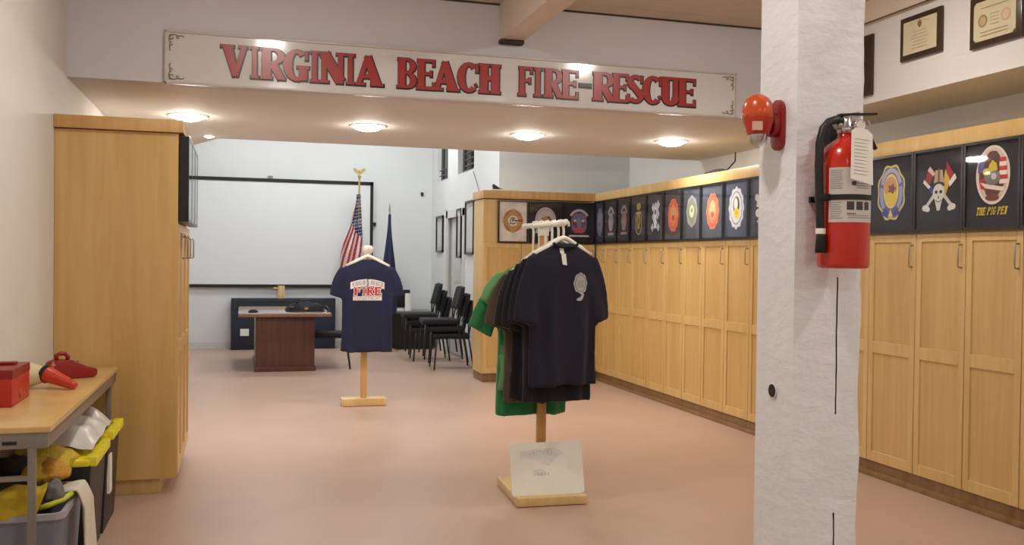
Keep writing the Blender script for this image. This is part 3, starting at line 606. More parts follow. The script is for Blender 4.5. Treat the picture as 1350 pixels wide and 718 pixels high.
tg = MB(); tg.T = Matrix.Translation((.0, -.075, .366)) @ Matrix.Diagonal((1.12, 1, 1.05, 1)) @ Matrix.Rotation(R(-7), 4, 'X') @ Matrix.Rotation(R(5), 4, 'Y')
pp = [(-.03, 0), (-.02, .008), (.012, .008), (.028, -.004), (.032, -.135), (-.03, -.125)]
tg.prism([(a*1.0, c_*1.0) for a, c_ in pp], 0, .0012); tgo = tg.build('inspection_tag', paper, EXT)
ln = MB(); ln.T = tg.T.copy()
for k in range(11): ln.flat([(-.022, -.02-.009*k), (-.022+random.uniform(.02, .045), -.02-.009*k), (.02, -.0212-.009*k), (-.022, -.0215-.009*k)], -.0004)
ln.build('tag_print', inkl, tgo)
MB().tube([(.03, -.035, .40), (.036, -.05, .402), (.03, -.07, .38)], .0015, 6).build('tag_wire', steel, EXT)

# ------------------------------------------------------------------ alarm horn strobe
HS = thing('alarm_strobe', 'round orange red fire alarm horn with clear strobe lens on the post side', 'alarm', (1.487, 2.335, 1.847)); HS.scale = (1, 1, 1.18)
b = MB(); vs = []
pl_ = [(.03*math.cos(a), .018*math.sin(a)) for a in [0]]
def capsule(hw, hh, n=10):
    return [(hw*math.cos(R(a)), (hh-hw)+hw*math.sin(R(a))) for a in range(0, 181, 180//n)]+[(hw*math.cos(R(a)), -(hh-hw)+hw*math.sin(R(a))) for a in range(180, 361, 180//n)]
b.T = Matrix.Rotation(R(90), 4, 'Z'); b.prism(capsule(.03, .062), 0, .014); b.build('back_plate', red_d, HS, bevel=.002)
b = MB(); b.T = Matrix.Rotation(R(90), 4, 'Z'); b.prism(capsule(.026, .03), .012, .034); b.build('neck', red_d, HS, bevel=.003)
b = MB(); b.lathe([(.0, .052), (.016, .05), (.031, .042), (.042, .027), (.0455, .008), (.0455, -.004), (.043, -.008)], 32, (-.073, 0, .02), cap=False); b.build('dome', orange, HS, smooth=True)
b = MB(); b.lathe([(.0, -.008), (.0445, -.008), (.0435, -.012), (.036, -.034), (.031, -.045), (.0, -.045)], 32, (-.071, 0, .02), cap=False); b.build('housing', mat('alarm_red', (186, 48, 28), .35, var=.04), HS, smooth=False)
b = MB(); b.lathe([(.027, 0), (.027, -.010), (.023, -.022), (.014, -.030), (0, -.033)], 24, (-.071, 0, -.025), cap=False); b.build('strobe_lens', clear, HS, smooth=True)
b = MB(); b.lathe([(.026, -.001), (.024, -.012), (.016, -.022), (.008, -.027), (0, -.028)], 20, (-.071, 0, -.025), cap=False); b.build('reflector', chrome, HS, smooth=True)
b = MB(); b.T = Matrix.Translation((-.080, 0, .007)) @ Matrix.Rotation(R(-20), 4, 'Z'); b.box(-.016, .012, -.0405, -.034, -.026, -.005); b.build('label', mat('strobe_label', (206, 170, 150), .5), HS)
for a in (200, 235, 270, 305):
    MB().lathe([(.003, 0), (.003, .003), (0, .0035)], 8, (-.073+.0445*math.cos(R(a)), .0445*math.sin(R(a)), .018), 'Y').build('screw', mat('screw_red', (120, 30, 16), .4), HS)

# ------------------------------------------------------------------ plaques on the bulkhead
def plaque(y0, y1, z0, z1, label, kind):
    wd = y1-y0; ht = z1-z0; t = thing('wall_plaque', label, 'plaque', (XB, (y0+y1)/2, (z0+z1)/2), -PI/2)
    bx(-wd/2, wd/2, -.022, -.001, -ht/2, ht/2).build('board', plaqw, t, bevel=.004)
    if kind < 2:
        mx, mz = wd*.5-.035, ht*.5-.035
        c_ = bx(-mx, mx, -.026, -.022, -mz, mz).build('certificate', cert, t)
        A = Art(); A.y = -.0265; k = (150, 132, 112)
        if kind == 0:
            A.ell((130, 96, 70), 0, mz-.032, .018, .024, 16, .1, 4); A.arcs((160, 140, 110), 0, mz-.05, .1, .04, 30, 150, .003)
            for i in range(6): q = random.uniform(.05, .085); A.poly(k, [(-q, mz-.075-.021*i), (q, mz-.075-.021*i), (q, mz-.0785-.021*i), (-q, mz-.0785-.021*i)])
        else:
            A.ell((156, 126, 90), -.085, .0, .035, .037, 24); A.ell((186, 160, 124), -.085, 0, .024, .026, 20); A.ell((196, 166, 140), .085, .0, .035, .037, 24); A.ell((206, 184, 160), .085, 0, .024, .026, 20)
            for i in range(4): A.poly(k, [(-.03, .03-.02*i), (.035, .03-.02*i), (.035, .027-.02*i), (-.03, .027-.02*i)])
            for zz in (.075, -.065, -.085): A.poly(k, [(-.1, zz), (.1, zz), (.1, zz-.004), (-.1, zz-.004)])
            for sx in (-1, 1):
                for sz in (-1, 1): A.poly((40, 32, 24), [(sx*mx, sz*mz), (sx*(mx-.02), sz*mz), (sx*mx, sz*(mz-.02))])
        A.build(c_)
    return t
plaque(4.722, 5.09, 2.772, 3.052, 'dark wood plaque with cream certificate under a small brown crest', 0)
plaque(4.11, 4.488, 2.722, 3.02, 'dark wood plaque with cream certificate carrying two round seals at the right edge', 1)
plaque(5.372, 5.60, 2.612, 3.03, 'plain dark wooden plaque half hidden behind the post', 2)

# ------------------------------------------------------------------ T-shirts
def smoothstep(t): t = max(0, min(1, t)); return t*t*(3-2*t)
def shirt_mesh(name, W, Hh, m, parent, thick=.07, seed=0, sl=.24, spread=.12, slw=.085, fold=1.35, tail=.0, vox=.012, neck=.085, drop=.07):
    """closed body of a hanging T-shirt: local x across, -y front, z=0 at collar, hangs down"""
    rn = random.Random(seed); b = MB(); n = 36; rows = []
    ph = [rn.uniform(0, 6) for _ in range(6)]
    prof = [(0, neck, .02), (.02, neck+.03, .03), (drop*.7, W*.40, .045), (drop*1.15, W*.475, thick*.75), (drop*1.9, W*.49, thick*.95), (.3, W*.485, thick), (.5, W*.49, thick), (.7, W*.5, thick*1.0), (Hh-.02, W*.505, thick*1.05), (Hh, W*.505, thick*.95)]
    zs = [k*Hh/40 for k in range(41)]
    def itp(z, c):
        for a, q in zip(prof, prof[1:]):
            if a[0] <= z <= q[0]: t = (z-a[0])/(q[0]-a[0]); return a[c]+(q[c]-a[c])*t
        return prof[-1][c]
    vs = []
    for z in zs:
        hw = itp(z, 1); d = itp(z, 2)/2; amp = .017*fold*smoothstep((z-.12)/.4)
        for i in range(n):
            a = 2*PI*i/n; x = hw*math.copysign(abs(math.cos(a))**.75, math.cos(a)); y = d*math.copysign(abs(math.sin(a))**.6, math.sin(a))
            y += amp*(math.sin(x*34+ph[0]+z*1.5)+.6*math.sin(x*61+ph[1]-z*2))*(.7)*(1 if math.sin(a) < 0 else -.6)
            y += .006*fold*math.sin(z*9+x*12+ph[2])
            zz = -z - (tail*(1-abs(x)/hw*.3)*(z/Hh)**8 if math.sin(a) > 0 else 0)
            if z > Hh*.9: zz += .008*math.sin(x*20+ph[3])
            vs.append((x, y, zz))
    K = len(zs); fs = [(j*n+i, j*n+(i+1) % n, (j+1)*n+(i+1) % n, (j+1)*n+i) for j in range(K-1) for i in range(n)]+[tuple(range(n)), tuple((K-1)*n+i for i in range(n))]
    b.add(vs, fs)
    for sx in (-1, 1):
        vs = []; J = 10
        p0 = Vector((sx*(W*.36), 0, -drop*1.35)); p1 = Vector((sx*(W*.5+spread), 0, -drop-sl))
        dirn = (p1-p0).normalized(); nrm = Vector((dirn.z*sx, 0, -dirn.x*sx))
        for j in range(J+1):
            t = j/J; c_ = p0.lerp(p1, t)+Vector((sx*.02*math.sin(t*PI), 0, .012*math.sin(t*PI))); hw = slw*(.95+.12*t); d = .024+.012*t
            for i in range(20):
                a = 2*PI*i/20; q = c_+nrm*hw*math.cos(a)+Vector((0, 1, 0))*d*math.sin(a)*(1+.35*math.sin(a*3+ph[4]+t*3))
                vs.append(tuple(q))
        b.add(vs, [(j*20+i, j*20+(i+1) % 20, (j+1)*20+(i+1) % 20, (j+1)*20+i) for j in range(J) for i in range(20)]+[tuple(range(20)), tuple(J*20+i for i in range(20))])
    o = b.build(name, m, None)
    q = o.modifiers.new('r', 'REMESH'); q.mode = 'VOXEL'; q.voxel_size = vox; q.use_smooth_shade = True
    q = o.modifiers.new('s', 'SMOOTH'); q.iterations = 3; q.factor = .5
    bake(o)
    if not o.data.materials: o.data.materials.append(m)
    o.data.shade_smooth()
    if parent: o.parent = parent
    return o
def hanger(parent, W, hook=.16, name='hanger', loc=(0, 0, 0), rz=0, label=None, drop=.07, thick=.009):
    t = bpy.data.objects.new(name, None) if parent is None else None
    b = MB(); w_ = W/2
    b.tube([(-w_, 0, -drop*1.1), (-w_*.55, 0, -drop*.45), (-.03, 0, .012), (0, 0, .022), (.03, 0, .012), (w_*.55, 0, -drop*.45), (w_, 0, -drop*1.1)], [thick, thick*1.3, thick*1.2, thick*1.2, thick*1.2, thick*1.3, thick], 10)
    b.tube([(-w_, 0, -drop*1.1), (0, 0, -drop*1.25), (w_, 0, -drop*1.1)], thick*.6, 8)
    h = MB(); h.tube([(0, 0, .015), (0, 0, .05), (.0, 0, hook-.055), (-.010, 0, hook-.02), (-.002, 0, hook-.002), (.018, 0, hook+.002), (.034, 0, hook-.014), (.036, 0, hook-.036)], .0075, 10)
    return b, h
def on_front(o, mbs):     # drop a flat print onto the front of a shirt (real offset along -y, by ray casting)
    from mathutils.bvhtree import BVHTree
    me = o.data; bv = BVHTree.FromPolygons([v.co for v in me.vertices], [p.vertices for p in me.polygons])
    for mb in mbs:
        mb.v = [((lambda h: (v[0], (h[0].y if h[0] else -.05)-.0035+v[1], v[2]))(bv.ray_cast(Vector((v[0], -1, v[2])), Vector((0, 1, 0))))) for v in mb.v]

# --- rack in front
RK = thing('shirt_rack', 'wooden floor rack with square base and white top bar holding hung shirts', 'clothes rack', (1.785, 5.4, 0), R(-3))
b = MB().box(-.215, .215, -.285, .27, .004, .055); b.build('base', pine, RK, bevel=.004)
bx(-.0275, .0275, -.02, .02, .055, 1.64).build('pole', polewood, RK, bevel=.003)
top = MB(); top.tube([(-.075, .20, 1.665), (-.03, 0, 1.665), (.03, -.25, 1.668), (.045, -.315, 1.672)], .017, 14); top.build('top_bar', hang, RK, smooth=True)
bx(-.03, .03, -.025, .025, 1.60, 1.655).build('bar_mount', hang, RK, bevel=.004)
WB = MB(); ww, hh = .222, .155
pts = []
for (cx_, cz_, a0) in ((ww-.02, hh-.02, 0), (-ww+.02, hh-.02, 90), (-ww+.02, -hh+.02, 180), (ww-.02, -hh+.02, 270)):
    pts += [(cx_+.02*math.cos(R(a0+k*22.5)), cz_+.02*math.sin(R(a0+k*22.5))) for k in range(5)]
WB.prism(pts, -.006, .006)
wb = WB.build('notice_board', mat('whiteboard', (232, 232, 224), .3, var=.03, scale=5)); wb.location = (1.765, 5.215, .057+.15*.97); wb.rotation_euler = (R(-14), R(-1), R(-5))
tag(wb, 'small white wipe board with smudged writing leaning on the rack base', 'board')
A = Art(); A.y = -.0064
for (x_, z_, rx_, rz_) in ((-.08, .085, .09, .03), (.03, .09, .07, .03), (.0, .05, .04, .03), (-.05, -.02, .04, .02)):
    A.ell((216, 218, 214), x_, z_, rx_, rz_, 20, .12, 5)
for k in range(9):
    x_ = -.13+.022*k; z_ = .105-.012*abs(k-4)*(.5)
    A.poly((186, 194, 194), [(x_, z_), (x_+.014, z_+.01), (x_+.012, z_+.004), (x_+.002, z_-.006)])
for k in range(4): A.poly((176, 182, 186), [(-.06+.02*k, -.03), (-.05+.02*k, -.018), (-.052+.02*k, -.034), (-.058+.02*k, -.038)])
sm = A.build(wb); sm.name = 'smudged_marks'
# shirts hung along the bar, nearest first
SH = [
 ('navy_tshirt', 'front navy T-shirt with pale round chest badge and white size tag', 0, 1.552, .46, .84, navyf, 1, 13, 0, .02, .40),
 ('navy_tshirt', 'dark navy T-shirt hanging directly behind the front one on the rack', .055, 1.54, .47, .93, navyd, 2, 12, 0, .02, .40),
 ('black_tshirt', 'black T-shirt third from the front on the rack, its left sleeve showing', .125, 1.51, .47, .90, navyd, 3, 10, 0, .02, .40),
 ('black_tshirt', 'black T-shirt just in front of the brown one on the rack', .20, 1.47, .46, .86, blkf, 4, 8, 0, .03, .36),
 ('brown_tshirt', 'brown T-shirt between the black and green shirts on the rack', .27, 1.44, .46, .86, brownf, 5, 6, 0, .05, .33),
 ('green_tshirt', 'bright green T-shirt hanging last at the back of the rack', .34, 1.42, .46, .93, greenf, 6, 0, 0, .11, .34)]
SH = [(q[0], q[1], 1.822-.24*q[2], 5.13+.97*q[2])+q[3:] for q in SH]
for i, (nm, lb, x_, y_, z_, W, Hh, m, sd, rz, tl, spr, sl_) in enumerate(SH):
    t = thing(nm, lb, 't-shirt', (x_, y_, z_), R(rz), 'T-shirts on the front rack')
    so = shirt_mesh('shirt_body', W, Hh, m, t, thick=.085 if i == 0 else .06, seed=sd, tail=tl, spread=spr, sl=sl_, slw=.08)
    if i == 0:
        A = MB(); A.flat([(.10+.048*(1+.05*math.cos(8*a))*math.cos(a), -.235+.062*(1+.05*math.cos(8*a))*math.sin(a)) for a in [2*PI*k/30 for k in range(30)]], 0)
        A.flat([(.11, -.29), (.095, -.315), (.075, -.325), (.07, -.335), (.09, -.34), (.108, -.33), (.122, -.3)], 0)
        B = MB()
        for q in arc(.10, -.235, .039, .052, 0, 360, .004, .004, 0, 20): B.flat(q, -.001)
        for k in range(5): B.flat([(.08, -.22-.009*k), (.12, -.22-.009*k), (.12, -.223-.009*k), (.08, -.223-.009*k)], -.001)
        on_front(so, [A, B]); A.build('chest_badge', cm((176, 174, 176)), t); B.build('badge_lines', cm((120, 118, 124)), t)
        T_ = MB(); T_.flat([(-.046, -.03), (-.018, -.03), (-.016, -.06), (-.044, -.06)], 0); T_.flat([(-.040, -.06), (-.008, -.062), (-.004, -.13), (-.036, -.125)], -.002); on_front(so, [T_]); T_.build('size_tag', paper, t)
        c_ = MB(); c_.tube([(.085*math.cos(a), -.012*math.sin(a)-.024, .002-.024*max(0, math.sin(a))) for a in [PI*k/12 for k in range(13)]], .008, 8); c_.build('collar', navyd, t, smooth=True)
    # hanger, its own thing
    hz = thing('coat_hanger', 'white plastic hanger carrying the %s' % ('front navy shirt', 'second navy shirt', 'third dark shirt', 'black shirt near the back', 'brown shirt', 'green shirt')[i], 'hanger', (x_, y_-.0, z_+.012), R(rz), 'white hangers on the front rack')
    hb, hh_ = hanger(None, W*.84, hook=max(.11, 1.688-z_-.012), thick=.012)
    hb.build('arms', hang, hz, smooth=True); hh_.build('hook', hang, hz, smooth=True)
# light green strips (open jacket edges) on the brown/green shirts
t = thing('pale_green_shirt', 'pale green shirt with white trim squeezed beside the green one on the rack', 't-shirt', (1.73, 5.43, 1.44), R(3), 'T-shirts on the front rack')
shirt_mesh('shirt_body', .46, .8, limef, t, thick=.04, seed=9, spread=.05, sl=.2, slw=.07)

# --- far rack with the FIRE shirt
FR = thing('shirt_rack', 'small wooden stand with block base in the middle of the floor, farther from the viewer', 'clothes rack', (1.16, 9.1, 0), R(-1))
bx(-.215, .215, -.07, .1, .003, .075).build('base', pine, FR, bevel=.004)
bx(-.03, .03, -.02, .025, .075, 1.45).build('pole', wood('light_pole', (196, 152, 92), (212, 174, 116)), FR, bevel=.003)
MB().lathe([(.035, 1.42), (.035, 1.50), (.055, 1.515), (.05, 1.535), (.058, 1.55), (.04, 1.57), (.03, 1.575)], 20, (.03, 0, 0)).build('top_knob', hang, FR, smooth=True)
t = thing('fire_tshirt', 'navy T-shirt with white and red FIRE back print on the far stand', 't-shirt', (1.175, 9.02, 1.435), R(-2))
so = shirt_mesh('shirt_body', .50, .90, navyb, t, thick=.09, seed=12, spread=.02, sl=.30, slw=.09)
Wt = MB(); Rd = MB(); D = MB()
def band(mb, x0, x1, z0, z1, arch, n=24, y=0, inner=0):
    for i in range(n):
        xa = x0+(x1-x0)*i/n; xb = x0+(x1-x0)*(i+1)/n; f_ = lambda x: -arch*((2*(x-x0)/(x1-x0)-1)**2)
        mb.flat([(xa, z0+f_(xa)), (xb, z0+f_(xb)), (xb, z1+f_(xb)), (xa, z1+f_(xa))], y)
band(Wt, -.165, -.004, -.225, -.158, 0); band(Wt, .006, .165, -.225, -.158, 0)
for k, v_ in enumerate(Wt.v): Wt.v[k] = (v_[0], v_[1], v_[2]-.032*(v_[0]/.165)**2)
band(Wt, -.14, .14, -.365, -.325, 0)
text_flat(Wt, 'FIRE', -.13, .145, -.315, -.235, 0, e=.07, T=.3, S=.16); text_flat(Rd, 'FIRE', -.13, .145, -.315, -.235, -.001, T=.3, S=.16)
text_flat(D, 'VIRGINIA BEACH', -.15, .155, -.21, -.17, -.0015, arch=.027, T=.2, S=.06)
D2 = MB(); text_flat(D2, 'DEPARTMENT', -.125, .13, -.357, -.333, -.0015, T=.2, S=.06)
for q_ in (Wt, Rd, D, D2): q_.v = [(v[0], v[1], v[2]-.03) for v in q_.v]
on_front(so, [Wt, Rd, D, D2]); Wt.build('white_print', cm((226, 222, 222)), t); Rd.build('red_print', cm((190, 50, 56)), t); D.build('upper_lettering', cm((150, 150, 165)), t); D2.build('lower_lettering', cm((150, 150, 165)), t)
hz = thing('coat_hanger', 'white plastic hanger inside the FIRE shirt on the far stand', 'hanger', (1.18, 9.02, 1.452), R(-2))
hb, hh_ = hanger(None, .42, hook=.1, thick=.013); hb.build('arms', hang, hz, smooth=True); hh_.build('hook', hang, hz, smooth=True)

# ------------------------------------------------------------------ projection screen
PS = thing('projection_screen', 'large white projection screen with black border on the back wall', 'screen', (0, YB, 0))
sx0, sx1, sz0, sz1 = -.95, 2.06, .965, 2.70
bx(sx0+.05, sx1-.05, -.05, -.035, sz0+.05, sz1-.05).build('screen_surface', screenm, PS)
b = MB(); b.box(sx0, sx1, -.06, -.001, sz1-.055, sz1); b.box(sx0, sx1, -.06, -.001, sz0, sz0+.05); b.box(sx0, sx0+.05, -.06, -.001, sz0, sz1); b.box(sx1-.05, sx1, -.06, -.001, sz0, sz1); b.build('border', black, PS)
bx(.38, .46, -.05, -.001, sz1, sz1+.045).build('bracket', greym, PS); bx(sx1, sx1+.05, -.04, -.001, 1.98, 2.04).build('bracket', black, PS)
tag(bx(2.86, 2.90, YB-.03, YB, 2.5, 2.56).build('wall_sensor', black), 'small dark sensor on the back wall near its right corner', 'sensor')
# ------------------------------------------------------------------ flags
def flag_us(parent):
    nu, nv = 60, 70; b = MB(); idx = []
    def pt(u, v):      # v 0 top .. 1 bottom
        wl = .05+.26*smoothstep(v*1.1); wr = .02+.07*v
        x = -wl+(wl+wr)*u; y = -.035*math.sin(u*PI*5+v*2)*(.3+v)-.02; z = 2.46-1.15*v - .12*v*(1-u)
        if v < .5: z += 0
        return (x, y, z)
    k = nu+1; b.v = [pt(i/nu, j/nv) for j in range(nv+1) for i in range(nu+1)]
    for j in range(nv):
        for i in range(nu):
            u = (i+.5)/nu; v = (j+.5)/nv; b.f.append([j*k+i, j*k+i+1, (j+1)*k+i+1, (j+1)*k+i])
            s = u*1.0+v*.55       # stripes run diagonally down
            cant = v < .47+.3*(u-.5) and u > .12-.0*v
            if cant:
                cu, cv = (u*9+(int(v*22) % 2)*.5) % 1, (v*22) % 1
                b.mi.append(1 if (abs(cu-.5) < .22 and abs(cv-.5) < .25) else 0)
            else: b.mi.append(2 if int(s*9) % 2 else 3)
    return b.build('flag_cloth', [cm((34, 40, 84)), cm((226, 224, 224)), cm((176, 44, 50)), cm((222, 216, 214))], parent, smooth=True)
F1 = thing('national_flag', 'star spangled red white and blue flag draped on gold topped pole before the screen', 'flag', (1.775, 14.7, 0))
MB().lathe([(.18, 0), (.18, .02), (.05, .05), (.03, .08)], 24).build('stand', brass, F1, smooth=True)
MB().tube([(0, 0, .05), (0, 0, 2.72)], .014, 10).build('pole', brass, F1)
flag_us(F1)
e = MB(); e.lathe([(.005, 2.70), (.028, 2.73), (.03, 2.75), (.01, 2.78), (.02, 2.80), (.02, 2.83), (0, 2.85)], 14)
for sx in (-1, 1): e.prism([(0, 2.80), (sx*.04, 2.86), (sx*.09, 2.88), (sx*.10, 2.845), (sx*.06, 2.80), (sx*.02, 2.78)], -.012, .012)
e.build('eagle_finial', brass, F1, smooth=False)
F2 = thing('navy_flag', 'dark blue flag furled on a pole in the corner right of the screen', 'flag', (2.21, 14.35, 0))
MB().lathe([(.16, 0), (.16, .02), (.04, .05), (.03, .08)], 24).build('stand', brass, F2, smooth=True)
MB().tube([(0, 0, .05), (0, 0, 2.2)], .012, 10).build('pole', steel, F2)
MB().lathe([(.008, 2.18), (.02, 2.2), (.004, 2.31)], 8).build('spear_tip', steel, F2)
b = MB(); n = 40
def fl(u, v):
    a = 2*PI*u; rr = (.02+.11*smoothstep(v*1.2))*(1+.25*math.sin(a*5+v*3)); return (-.02*v+rr*math.cos(a)*(.9), rr*.6*math.sin(a)-.01, 2.14-1.55*v)
b.grid(fl, 48, 24).build('flag_cloth', cm((26, 32, 66)), F2, smooth=True)

# ------------------------------------------------------------------ far table, console, desk
CT = thing('conference_table', 'dark reddish wood conference table with pedestal base before the screen', 'table', (.53, 12.0, 0))
MB().box(-.57, .57, -.14, 1.6, .70, .745).build('table_top', mahogtop, CT, bevel=.01)
MB().box(-.36, .37, .0, 1.4, .06, .70).build('pedestal', mahog, CT, bevel=.004); MB().box(-.375, .385, -.015, 1.42, .0, .06).build('plinth', mahog, CT, bevel=.004)
b = MB(); b.grid(lambda u, v: (.02+.50*u, .25+.42*v, .746+.165*(math.sin(PI*u)**.35)*(math.sin(PI*v)**.4)*(.75+.28*math.sin(u*9)*math.sin(v*6+1))), 26, 14)
bag = b.build('bag_body', blackfab, None, smooth=True); bg_t = thing('black_duffel_bag', 'black duffel bag lying on the right side of the conference table', 'bag', (.53, 12.0, 0))
bag.parent = bg_t
MB().tube([(.15, .3, .85), (.2, .28, .885), (.3, .28, .90), (.38, .3, .87)], .01, 8).build('handle', black, bg_t, smooth=True)
MB().tube([(.46, .26, .80), (.53, .2, .82), (.56, .15, .78), (.54, .1, .75)], .009, 8).build('strap', black, bg_t, smooth=True)
bx(.26, .3, .245, .26, .77, .80).build('buckle', brass, bg_t); bx(.07, .12, .25, .27, .80, .812).build('patch', greyc, bg_t)
tag(MB().box(.08, .2, 12.1, 12.2, .746, .765).box(.1, .18, 12.12, 12.18, .765, .78).build('speaker_phone', black, bevel=.004), 'small dark device on the left side of the conference table', 'device')
CS = thing('low_console', 'dark navy low console standing against the wall under the screen', 'cabinet', (.64, 14.9, 0))
MB().box(-.80, .80, 0, .27, 0, .80).build('body', consolem, CS, bevel=.005)
MB().box(-.76, .76, -.012, 0, .64, .77).build('top_strip', mat('console_green', (26, 38, 40), .5), CS); MB().box(-.56, .2, -.01, 0, .06, .6).build('front_panel', mat('console_green', (26, 38, 40), .5), CS)
bx(-.66, -.53, -.022, -.012, .22, .33).build('white_plate', paper, CS)
lc = thing('wooden_post_block', 'pale wooden post with side peg on the console below the screen', 'ornament', (.60, 14.98, .80))
MB().box(-.05, .05, -.05, .05, 0, .20).build('post_block', pine, lc, bevel=.004); MB().tube([(-.05, 0, .15), (-.11, 0, .155), (-.12, 0, .17)], .02, 8).build('peg', pine, lc, smooth=True)
DS = thing('side_desk', 'low black desk against the back wall behind the stacked chairs', 'desk', (2.48, 14.85, 0))
MB().box(-.5, .5, -.3, .3, .575, .61).build('desk_top', mat('desk_grey', (120, 116, 112), .4), DS, bevel=.004); MB().box(-.48, .48, -.28, .28, 0, .575).build('body', black, DS)
mt = thing('black_monitor', 'black flat monitor standing at the back of the low desk', 'monitor', (2.36, 15.0, .61))
MB().box(-.2, .3, 0, .04, .04, .33).build('display', black, mt, bevel=.004); MB().box(-.05, .12, -.06, .08, 0, .012).box(0, .06, 0, .03, 0, .06).build('foot', black, mt)
tag(MB().lathe([(.005, 0), (.055, 0), (.055, .28), (.018, .28), (.018, .26)], 20, (2.58, 14.7, .611), cap=False).build('paper_towel_roll', paper, smooth=False), 'white paper towel roll standing upright on the low desk', 'paper roll')
tag(MB().box(2.25, 2.5, 14.62, 14.8, .611, .64).build('paper_stack', paper, bevel=.003), 'white paper stack on the low desk beside the towel roll', 'paper')
tag(MB().box(2.12, 2.4, 14.83, 14.95, .611, .67).build('grey_box', greyc, bevel=.004), 'small grey box on the low desk in front of the monitor', 'box')

# ------------------------------------------------------------------ chairs
def make_chair(label, group):
    t = thing('stacking_chair', label, 'chair', (0, 0, 0), 0, group)
    def cush(u, v, z0, th): pass
    b = MB().box(-.235, .235, -.26, .22, .405, .475); b.build('seat', blackfab, t, bevel=.03, seg=4)
    b = MB(); b.grid(lambda u, v: (-.22+.44*u, .225+.075*v+.03*(1-math.sin(PI*u))*-1, .60+.30*v*(1) - .02*(2*u-1)**2*v), 10, 8)
    b.build('backrest', blackfab, t, smooth=True, solid=.05)
    for s in (-1, 1):
        MB().tube([(s*.22, -.22, .42), (s*.225, -.235, .2), (s*.23, -.25, 0)], .011, 8).build('leg', black, t, smooth=True)
        MB().tube([(s*.22, .20, .62), (s*.22, .20, .42), (s*.225, .24, .2), (s*.23, .27, 0)], .011, 8).build('leg', black, t, smooth=True)
        MB().tube([(s*.20, .20, .42), (s*.2, .235, .60), (s*.19, .29, .86)], .010, 8).build('back_frame', black, t, smooth=True)
    MB().tube([(-.22, -.2, .412), (.22, -.2, .412), (.22, .2, .412), (-.22, .2, .412)], .010, 8, closed=True).build('seat_frame', black, t, smooth=True)
    return t
gA = 'stacked black chairs by the far right wall'
ch = make_chair('lowest black chair of the nearer stack beside the green shirt', gA)
first = True
# forward of the chair is local -y ; turn so it looks to -x (left)
def put(x, y, z, rz, lab, group=gA):
    global first
    c_ = ch if first else copy_tree(ch); first = False
    c_.location = (x, y, z); c_.rotation_euler = (0, 0, rz); c_['label'] = lab; c_['group'] = group; return c_
rz = -PI/2-R(4)
for k, l in enumerate(('lowest', 'middle', 'topmost')):
    put(2.68-.075*k, 11.98+.0*k, .095*k, rz, l+' black padded chair of the stack nearer to the maple lockers')
for k, l in enumerate(('lowest', 'middle', 'topmost')):
    put(2.60-.07*k, 13.05, .10*k, rz, l+' black padded chair of the stack farther back by the white door')
c_ = put(1.12, 12.35, 0, R(-90)-R(6), 'single black chair at the right end of the conference table', 'table chair')
del c_['group']

# ------------------------------------------------------------------ pictures on far right wall
def pic(y0, y1, z0, z1, label):
    t = thing('picture_frame', label, 'picture frame', (3.05, (y0+y1)/2, (z0+z1)/2), -PI/2, 'thin dark frames on the far right wall'); w_ = (y1-y0)/2; h_ = (z1-z0)/2; b = MB(); q = .03
    for a in ((-w_, w_, h_-q, h_), (-w_, w_, -h_, -h_+q), (-w_, -w_+q, -h_, h_), (w_-q, w_, -h_, h_)): b.box(a[0], a[1], -.03, -.001, a[2], a[3])
    b.build('frame', frame_m, t); bx(-w_+q, w_-q, -.012, -.002, -h_+q, h_-q).build('print', cm((176, 178, 176)), t)
    bx(-w_+q*2.5, w_-q*2.5, -.0135, -.012, -h_+q*3, h_-q*3).build('print_area', cm((196, 196, 192)), t)
pic(14.22, 14.72, 1.56, 2.14, 'thin dark frame nearest the back wall, beyond the door')
pic(12.95, 13.24, 1.47, 2.19, 'tall dark frame overlapping the door edge'); pic(12.20, 12.70, 1.52, 2.27, 'tallest dark frame just right of the door'); pic(11.70, 12.13, 1.45, 2.14, 'dark frame nearest the maple end lockers')

# ------------------------------------------------------------------ left work table
TB = thing('work_table', 'narrow laminate top work table with grey metal frame against the left wall', 'table', (0, 0, 0))
ty0, ty1, tx0, tx1, tz = 3.875, 5.88, XL+.004, -.70, .79
MB().box(tx0, tx1, ty0, ty1, tz-.022, tz).build('table_top', lamin, TB, bevel=.004)
MB().box(tx0+.01, tx1-.012, ty0+.012, ty0+.04, tz-.085, tz-.022).box(tx1-.04, tx1-.012, ty0+.04, ty1-.01, tz-.085, tz-.022).box(tx0+.01, tx1-.012, ty1-.04, ty1-.012, tz-.085, tz-.022).build('apron', greym, TB, bevel=.003)
for (x_, y_) in ((tx1-.07, ty0+.03), (tx1-.045, ty1-.06), (tx0+.03, ty0+.03), (tx0+.03, ty1-.06)): bx(x_-.014, x_+.014, y_-.014, y_+.014, .0, tz-.03).build('leg', greym, TB, bevel=.003)
bx(tx0+.03, tx1-.07, ty0+.02, ty0+.035, .58, .6).build('crossbar', greym, TB)
bx(-.87, -.82, ty0+.009, ty0+.013, .722, .735).build('slot', black, TB)
# red box
RBX = thing('red_metal_box', 'red metal box with white paper label on the near end of the work table', 'box', (-1.0, 4.56, .791), R(0))
MB().box(-.055, .055, -.17, .17, 0, .155).build('body', mat('red_box', (186, 44, 30), .4, var=.06), RBX, bevel=.004); MB().box(-.057, .057, -.172, .172, .12, .16).build('lid', red_d, RBX, bevel=.003)
MB().box(-.045, .0, -.1735, -.170, .025, .11).build('paper_label', paper, RBX); MB().lathe([(.02, 0), (.018, .006), (0, .008)], 16, (.055, -.02, .04), 'X').build('button', red_l, RBX)
MB().box(-.05, .02, .04, .1, .16, .172).build('raised_catch', red_d, RBX, bevel=.003)
